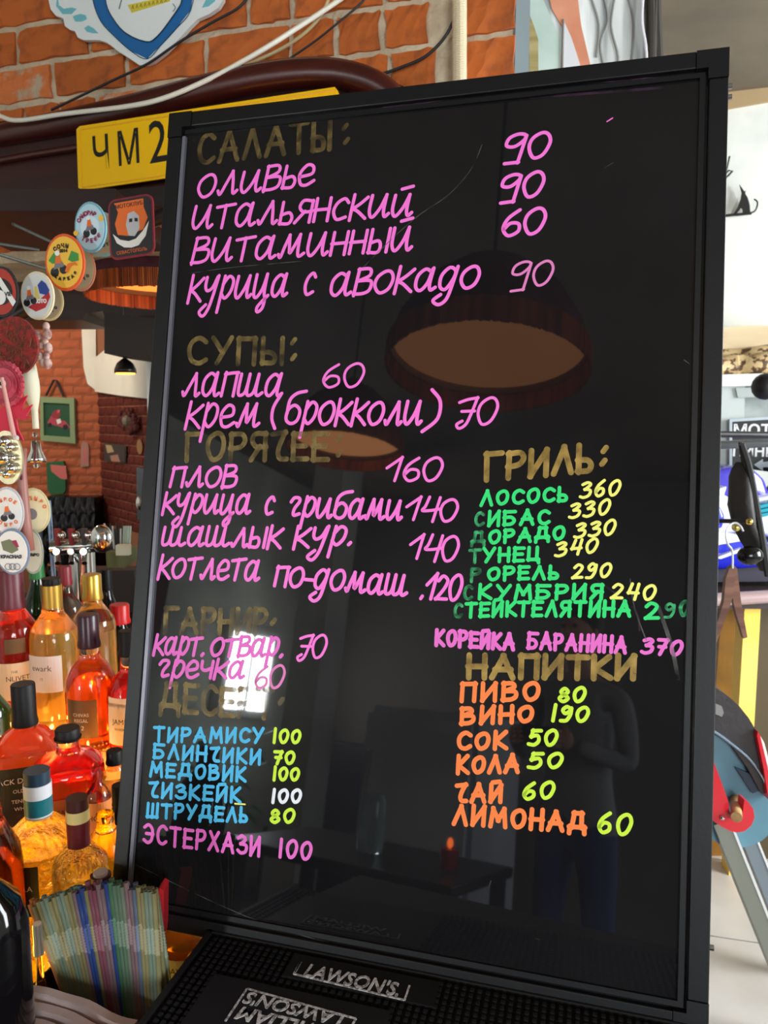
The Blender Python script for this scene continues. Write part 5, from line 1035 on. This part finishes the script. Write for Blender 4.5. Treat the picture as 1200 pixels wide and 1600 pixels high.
obj('arm', aprism([(1147, 883), (1152, 889), (1155, 915), (1158, 940), (1168, 996), (1162, 998), (1149, 955), (1143, 925)], HY + .02, HY + .034), wdh, t)
# motorcycle
MY = 2.75; t = thing('motorcycle', 'blue, purple and white racing motorcycle standing behind the rail', 'motorcycle', (at(1165, 900, MY).x, MY, .9))
bp = mat('purple_blue_paint', (70, 62, 178), .2, coat=.6); bl = mat('deep_blue_paint', (30, 40, 190), .2, coat=.6); wp = mat('white_paint', (232, 234, 240), .25, coat=.5)
def blob(q, y0, y1, m, name, bev=.012):
    bm = aprism(q, y0, y1); bmesh.ops.bevel(bm, geom=[e for e in bm.edges], offset=bev, segments=3, affect='EDGES', profile=.5); return obj(name, bm, m, t, smooth=50)
blob([(1100, 745), (1122, 734), (1150, 728), (1180, 733), (1196, 748), (1206, 775), (1190, 792), (1150, 800), (1100, 800)], MY, MY + .3, bp, 'upper_fairing', .02)
blob([(1100, 776), (1128, 770), (1150, 782), (1190, 778), (1230, 770), (1230, 850), (1200, 838), (1160, 832), (1100, 840)], MY - .06, MY + .25, wp, 'side_fairing', .02)
blob([(1100, 792), (1126, 790), (1134, 806), (1130, 826), (1100, 830)], MY - .09, MY, bl, 'tank_panel'); blob([(1122, 764), (1136, 760), (1132, 774), (1120, 776)], MY - .1, MY - .02, wp, 'vent', .004)
blob([(1100, 842), (1150, 838), (1200, 850), (1240, 852), (1240, 884), (1160, 890), (1100, 892)], MY - .14, MY + .2, bl, 'lower_fairing', .02)
blob([(1118, 872), (1160, 856), (1162, 861), (1126, 874)], MY - .16, MY - .12, wp, 'stripe', .002); blob([(1100, 826), (1160, 838), (1163, 845), (1100, 856)], MY - .155, MY - .1, wp, 'stripe', .003)
for k_ in range(3): blob([(1186, 790 + k_ * 7), (1230, 780 + k_ * 7), (1230, 785 + k_ * 7), (1188, 795 + k_ * 7)], MY - .12, MY - .06, pm((40, 150, 170), .25), 'fairing_slat', .001)
ball(bm := NB(), at(1196, 604, 2.6), .045); tag(obj('black_ball', bm, dk, smooth=True), 'black rounded mirror back at the right frame edge above the sign', 'mirror')
obj('dark_engine', aprism([(1060, 888), (1260, 884), (1260, 908), (1060, 910)], MY - .1, MY + .3), pm((40, 36, 52), .5), t); bpy.data.objects['dark_engine'].name = 'engine_block'
obj('wheel', bar(NB(), at(1300, 806, MY), at(1300, 806, MY + .14), .24, seg=32), pm((22, 22, 24), .7), t, smooth=40)
# round rail, yellow post and panels below
t = thing('display_platform', 'platform with a round pinkish edge rail on a bright yellow post', 'platform', (at(1175, 1200, 2.5).x, 2.5, 0))
obj('edge_rail', bar(NB(), at(1060, 940, 2.45), at(1260, 929, 2.45), .022, seg=16), mat('pinkish_metal', (186, 160, 160), .3, metal=.3), t, smooth=40)
zt_ = at(1160, 948, 2.5).z; obj('platform_top', box(NB(), (at(1050, 900, 2.5).x, 2.47, zt_ - .0), (2.0, 3.05, zt_ + .03)), pm((60, 48, 50), .5), t)
def post(name, xa, xb, y0, y1, Y, th, m):
    q = [(xa[0], y0), (xb[0], y0), (xb[1], y1), (xa[1], y1)]; bm = NB(); p_ = [at(x, y, Y) for x, y in q]
    p_[2].z = p_[3].z = 0.0; prism(bm, p_, Vector((0, th, 0))); obj(name, bm, m, t)
post('yellow_post', (1164, 1150), (1189, 1177), 945, 1180, 2.5, .06, mat('yellow_lacquer', (255, 214, 110), .4, noise=((250, 200, 70), 2, .4, .6)))
post('amber_panel', (1128, 1110), (1164, 1152), 950, 1110, 2.62, .04, mat('amber_wood', (168, 118, 46), .4, noise=((110, 84, 40), (3, 3, 5), .35, .7)))
post('brown_panel', (1186, 1178), (1290, 1290), 945, 1180, 2.6, .04, mat('dark_olive_wood', (78, 66, 44), .6))
# machine with red bracket
QY = 1.75; t = thing('red_bracket_machine', 'teal and black round machine with a red bracket and wooden dowel on aluminium legs', 'machine', (at(1165, 1500, QY).x, QY, 0))
teal = mat('steel_teal_paint', (96, 140, 156), .4, noise=((76, 116, 134), 5, .4, .7)); gp = mat('graphite_cover', (52, 48, 50), .5, bump=(50, .2)); redp = mat('red_plastic', (206, 34, 48), .3, coat=.2)
def ring_pts(cx, cy, r0, r1, a0, a1, n=14): return [(cx + r1 * math.cos(math.radians(a0 + (a1 - a0) * i / n)), cy - r1 * math.sin(math.radians(a0 + (a1 - a0) * i / n))) for i in range(n + 1)] + [(cx + r0 * math.cos(math.radians(a1 + (a0 - a1) * i / n)), cy - r0 * math.sin(math.radians(a1 + (a0 - a1) * i / n))) for i in range(n + 1)]
obj('graphite_cover', aprism([(1060, 1060), (1100, 1064), (1120, 1076), (1138, 1088), (1154, 1102), (1170, 1122), (1184, 1146), (1194, 1180), (1202, 1240), (1190, 1240), (1168, 1200), (1140, 1160), (1100, 1140), (1060, 1130)], QY + .0, QY + .14), gp, t)
obj('red_trim', aprism([(1184, 1143), (1188, 1150), (1200, 1200), (1208, 1250), (1201, 1250), (1194, 1205), (1183, 1150)], QY - .015, QY + .12), redp, t)
obj('white_rim', aprism([(1188, 1150), (1194, 1160), (1206, 1205), (1212, 1250), (1206, 1240), (1199, 1200)], QY - .01, QY + .1), pm((230, 230, 228), .4), t)
obj('teal_disc', aprism([(1060, 1140), (1100, 1142), (1122, 1147), (1144, 1163), (1170, 1186), (1188, 1211), (1204, 1240), (1212, 1270), (1206, 1300), (1190, 1314), (1169, 1323), (1146, 1326), (1128, 1321), (1110, 1310), (1060, 1290)], QY + .02, QY + .10), teal, t)
obj('chrome_edge', tube(NB(), cat([at(x, y, QY - .004) for x, y in [(1060, 1132), (1100, 1137), (1119, 1145), (1144, 1163), (1170, 1185), (1190, 1212), (1203, 1240)]], 6), .0035, 8), mat('chrome_edge', (150, 170, 190), .2, metal=.9), t)
obj('dark_window', aprism([(1150, 1200), (1188, 1216), (1196, 1232), (1176, 1240)], QY + .01, QY + .03), pm((44, 58, 76), .3), t)
obj('red_bracket', aprism([(1080, 1130), (1112, 1180), (1119, 1200), (1130, 1230), (1138, 1252), (1140, 1268), (1146, 1280), (1156, 1280), (1161, 1268), (1163, 1250), (1170, 1254), (1177, 1264), (1179, 1278), (1174, 1290), (1163, 1299), (1151, 1301), (1140, 1298), (1128, 1292), (1116, 1284), (1080, 1250)], QY - .05, QY - .02), redp, t)
obj('wooden_dowel', bar(NB(), at(1149, 1246, QY + .03), at(1151, 1277, QY - .075), .0125, seg=18), mat('pale_wood_dowel', (206, 166, 112), .5, noise=((176, 132, 84), 30, .4, .6)), t, smooth=40)
obj('rivet', ball(NB(), at(1128.5, 1277.5, QY - .052), .006), chrome, t, smooth=True)
alu = mat('brushed_aluminium', (138, 142, 134), .38, metal=.75); aluw = mat('bright_alu_edge', (226, 230, 232), .25, metal=.5)
def leg(p0, p1, w_, d_, m, name, par=t):
    a, b = Vector(p0), Vector(p1); d = (b - a).normalized(); s_ = Vector((d.z, 0, -d.x)).normalized() * w_ / 2
    if s_.x < 0: s_ = -s_
    bm = NB(); prism(bm, [a - s_, a + s_, b + s_, b - s_], Vector((0, d_, 0))); return obj(name, bm, m, par)
p0 = at(1128, 1285, QY); pe = at(1206, 1480, QY); sl = (pe - p0) / (p0.z - pe.z); p1 = p0 + sl * p0.z
L1 = leg(p0, p1, .042, .03, alu, 'leg'); o_ = Vector((.021, -.002, 0)); leg(p0 + o_, p1 + o_, .006, .012, aluw, 'leg_edge')
p0b = at(1166, 1300, QY + .25); pe = at(1206, 1400, QY + .25); sl = (pe - p0b) / (p0b.z - pe.z); p1b = p0b + sl * p0b.z
leg(p0b, p1b, .04, .03, pm((112, 122, 130), .4), 'leg'); o_ = Vector((.022, -.002, 0)); leg(p0b + o_, p1b + o_, .006, .012, aluw, 'leg_edge')
obj('rubber_foot', box(NB(), (p1.x - .02, QY - .005, 0), (p1.x + .05, QY + .035, .02)), dk, t)
obj('rubber_foot', box(NB(), (p1b.x - .02, QY + .245, 0), (p1b.x + .05, QY + .285, .02)), dk, t)
# small tag on the graphite cover
obj('grey_tag', aprism([(1118, 1100), (1128, 1104), (1131, 1114), (1128, 1120), (1118, 1116)], QY - .004, QY), pm((130, 132, 130), .5), t)

# ================================================================ BEHIND THE VIEWER (seen mirrored in the board)
def mir(x, y, D):
    d = ray(x, y).normalized(); q = CAM + d * D; return q - 2 * ((q - TL).dot(BP.n)) * BP.n
def box_thing(name, label, cat_, lo, hi, m, parts=()):
    t = thing(name, label, cat_, ((lo[0] + hi[0]) / 2, (lo[1] + hi[1]) / 2, lo[2])); obj('body', box(NB(), lo, hi, bev=.006), m, t)
    for nm, l_, h_, mm in parts: obj(nm, box(NB(), l_, h_, bev=.002), mm, t)
    return t
c = mir(690, 1200, 4.2)
box_thing('white_refrigerator', 'white cabinet refrigerator mirrored faintly in the board', 'refrigerator', (c.x - .3, c.y - .35, 0), (c.x + .3, c.y + .25, 1.32), pm((206, 214, 224), .3), [('door', (c.x - .29, c.y + .3, .04), (c.x + .29, c.y + .325, 1.28), pm((214, 222, 232), .3)), ('handle', (c.x - .26, c.y + .325, .7), (c.x - .24, c.y + .35, 1.1), chrome)])
box_thing('side_table', 'dark wooden table mirrored low in the board', 'table', (-1.7, -1.6, .70), (-.7, -1.0, .74), dwood, [('leg', (x, y, 0), (x + .05, y + .05, .70), dwood) for x in (-1.68, -.77) for y in (-1.58, -1.07)])
tg = thing('glass_jar', 'tall glass jar on the table, mirrored in the board', 'jar', (-1.2, -1.3, .74)); obj('jar_body', lathe(NB(), [(.05, 0), (.055, .01), (.055, .2), (.045, .22)], (-1.2, -1.3, .74)), mat('jar_glass', (200, 220, 224), .1, trans=.7), tg, smooth=40)
tg = thing('red_candle', 'small lit red candle holder on the table', 'candle', (-.85, -1.3, .74)); obj('holder', lathe(NB(), [(.03, 0), (.035, .02), (.035, .07)], (-.85, -1.3, .74)), pm((170, 30, 20), .3), tg); obj('flame', ball(NB(), (-.85, -1.3, .83), .012, (1, 1, 1.6)), mat('flame', (255, 150, 60), .5, emit=(255, 110, 40), es=10), tg)
wl = Plane((-3.2, -2.7, 0), (0, 1, 0), WZ)
for (a, b, w_, h_, col, lb) in ((1.0, 1.75, .34, .46, (120, 60, 50), 'red-brown framed picture on the left wall'), (1.7, 1.7, .3, .4, (150, 140, 120), 'beige framed picture on the left wall'), (2.4, 1.9, .4, .3, (70, 90, 80), 'green framed picture on the left wall')):
    t = thing('framed_picture', lb + ', mirrored in the board', 'picture', wl.p(a, b - h_ / 2, .02)); obj('frame', box(NB(), (a - w_ / 2, b - h_ / 2, .002), (a + w_ / 2, b + h_ / 2, .025), wl.M()), dk, t); obj('picture_face', box(NB(), (a - w_ / 2 + .03, b - h_ / 2 + .03, .025), (a + w_ / 2 - .03, b + h_ / 2 - .03, .028), wl.M()), pm(col, .6), t)
struct('pillar_white', box(NB(), (-2.62, -2.75, 0), (-2.38, -2.5, 3)), plaster)
bpy.data.objects['pillar_white'].name = 'wall_pillar'
box_thing('booth_sofa', 'dark upholstered booth along the rear wall', 'sofa', (-3.0, -3.5, 0), (-1.7, -2.95, .45), pm((40, 38, 46), .5), [('backrest', (-3.0, -3.55, .45), (-1.7, -3.38, 1.05), pm((40, 38, 46), .5))])
tg = thing('potted_plant', 'potted green plant near the side window, mirrored in the board', 'plant', (-2.75, -2.1, 0)); obj('pot', lathe(NB(), [(.12, 0), (.16, .3), (.17, .32)], (-2.75, -2.1, 0)), pm((90, 60, 44), .6), tg)
bm = NB()
for i in range(40):
    a = random.uniform(0, 6.28); r = random.uniform(.05, .28); z = random.uniform(.6, 1.1); p_ = Vector((-2.75 + r * math.cos(a), -2.1 + r * math.sin(a), z)); n_ = Vector((-math.sin(a), math.cos(a), 0)) * .03
    prism(bm, [p_, p_ + Vector((math.cos(a) * .06, math.sin(a) * .06, .03)) + n_, p_ + Vector((math.cos(a) * .14, math.sin(a) * .14, -.02)), p_ + Vector((math.cos(a) * .06, math.sin(a) * .06, .03)) - n_], Vector((0, 0, .002)))
tube(bm, [(-2.75, -2.1, .3), (-2.74, -2.1, .7), (-2.75, -2.08, 1.0)], .012, 6); obj('foliage', bm, pm((40, 120, 54), .5), tg, kind='stuff')
# standing person (customer) mirrored at the right of the board
def skin_mesh(name, joints, edges, m, parent, sub=2):
    me = bpy.data.meshes.new(name); me.from_pydata([j[0] for j in joints], edges, [])
    o = bpy.data.objects.new(name, me); C.objects.link(o); md = o.modifiers.new('s', 'SKIN'); md.use_smooth_shade = True
    for i, j in enumerate(joints): r = j[1]; me.skin_vertices[0].data[i].radius = r if isinstance(r, tuple) else (r, r)
    me.skin_vertices[0].data[0].use_root = True
    o.modifiers.new('u', 'SUBSURF').levels = sub; bpy.context.view_layer.update()
    m2 = bpy.data.meshes.new_from_object(o.evaluated_get(bpy.context.evaluated_depsgraph_get())); bpy.data.objects.remove(o)
    m2.materials.clear(); bm = NB(); bm.from_mesh(m2); bpy.data.meshes.remove(m2); return obj(name, bm, m, parent, local=True, smooth=True)
pc = mir(915, 1200, 3.35)
per = thing('person', 'person in a grey hoodie and blue jeans holding a phone, mirrored in the board', 'person', (pc.x - .03, pc.y, 0), rotz=.3)   # faces +y, towards the board
skin = mat('skin', (206, 160, 136), .55); hood = mat('grey_hoodie', (150, 152, 156), .85, bump=(60, .3)); jean = mat('blue_jeans', (44, 66, 130), .8, bump=(200, .3))
J = [((0, 0, .98), (.15, .11)), ((0, 0, 1.12), (.14, .10)), ((0, .0, 1.32), (.165, .11)), ((0, 0, 1.45), (.12, .08)), ((0, .01, 1.53), .055), ((0, .02, 1.60), (.07, .08)), ((0, .02, 1.70), (.075, .09)),
     ((-.19, 0, 1.43), .055), ((-.25, .03, 1.18), .042), ((-.14, .24, 1.24), .034), ((.19, 0, 1.43), .055), ((.25, .03, 1.18), .042), ((.14, .24, 1.24), .034),
     ((-.10, 0, .88), .09), ((-.11, .02, .50), .058), ((-.11, 0, .09), .038), ((-.12, .12, .04), .035), ((.10, 0, .88), .09), ((.13, .03, .50), .058), ((.14, 0, .09), .038), ((.16, .12, .04), .035)]
Ed = [(0, 1), (1, 2), (2, 3), (3, 4), (4, 5), (5, 6), (3, 7), (7, 8), (8, 9), (3, 10), (10, 11), (11, 12), (0, 13), (13, 14), (14, 15), (15, 16), (0, 17), (17, 18), (18, 19), (19, 20)]
body = skin_mesh('body', J, Ed, skin, per)
body.data.materials.append(hood); body.data.materials.append(jean); body.data.materials.append(pm((60, 60, 64), .6))
for f_ in body.data.polygons:
    z = f_.center.z; f_.material_index = 3 if z < .10 else 2 if z < .93 else 1 if (z < 1.50) else 0
for s_ in (-1, 1):
    bm = NB(); base = Vector((s_ * .14, .245, 1.245)); ball(bm, base + Vector((-s_ * .025, .03, .01)), .036, (1, .6, 1.1))
    for k_ in range(4):
        f0 = base + Vector((-s_ * .03, .045, -.018 + k_ * .018)); bar(bm, f0, f0 + Vector((-s_ * .032, .018, .004)), .0085, .008, 8); bar(bm, f0 + Vector((-s_ * .032, .018, .004)), f0 + Vector((-s_ * .055 + s_ * .004 * k_, .004, .006)), .008, .007, 8)
    bar(bm, base + Vector((-s_ * .02, .02, .03)), base + Vector((-s_ * .045, .0, .065)), .0095, .008, 8)
    obj('hand', bm, skin, per, local=True, smooth=True)
hd = NB(); ball(hd, (0, -.005, 1.745), .098, (.86, 1.02, 1.0), 20); obj('hair', hd, pm((50, 36, 28), .7), per, local=True, smooth=True)
fc = NB(); ball(fc, (0, .035, 1.69), .082, (.86, .92, 1.25), 20); ball(fc, (0, .118, 1.685), .013, (.8, 1, 1.5)); ball(fc, (-.075, .02, 1.69), .017, (.5, .9, 1.5)); ball(fc, (.075, .02, 1.69), .017, (.5, .9, 1.5)); obj('face', fc, skin, per, local=True, smooth=True)
ey = NB(); ball(ey, (-.03, .105, 1.715), .009); ball(ey, (.03, .105, 1.715), .009); obj('eye', ey, dk, per, local=True)
mo = NB(); ball(mo, (0, .108, 1.645), .02, (1, .35, .3)); obj('mouth', mo, pm((160, 80, 76), .5), per, local=True)
ph = bpy.data.objects.new('tmp', None); bpy.data.objects.remove(ph)
R_ = per.rotation_euler.to_matrix(); pp = Vector(per.location) + R_ @ Vector((0, .30, 1.26))
tg = thing('phone', 'dark smartphone held up by the mirrored person', 'phone', pp, rotz=.3); obj('phone_body', box(NB(), (-.075, -.005, -.037), (.075, .004, .037), bev=.003), dk, tg, local=True); obj('screen', box(NB(), (-.07, -.0065, -.033), (.07, -.005, .033)), pm((60, 70, 84), .1), tg, local=True)
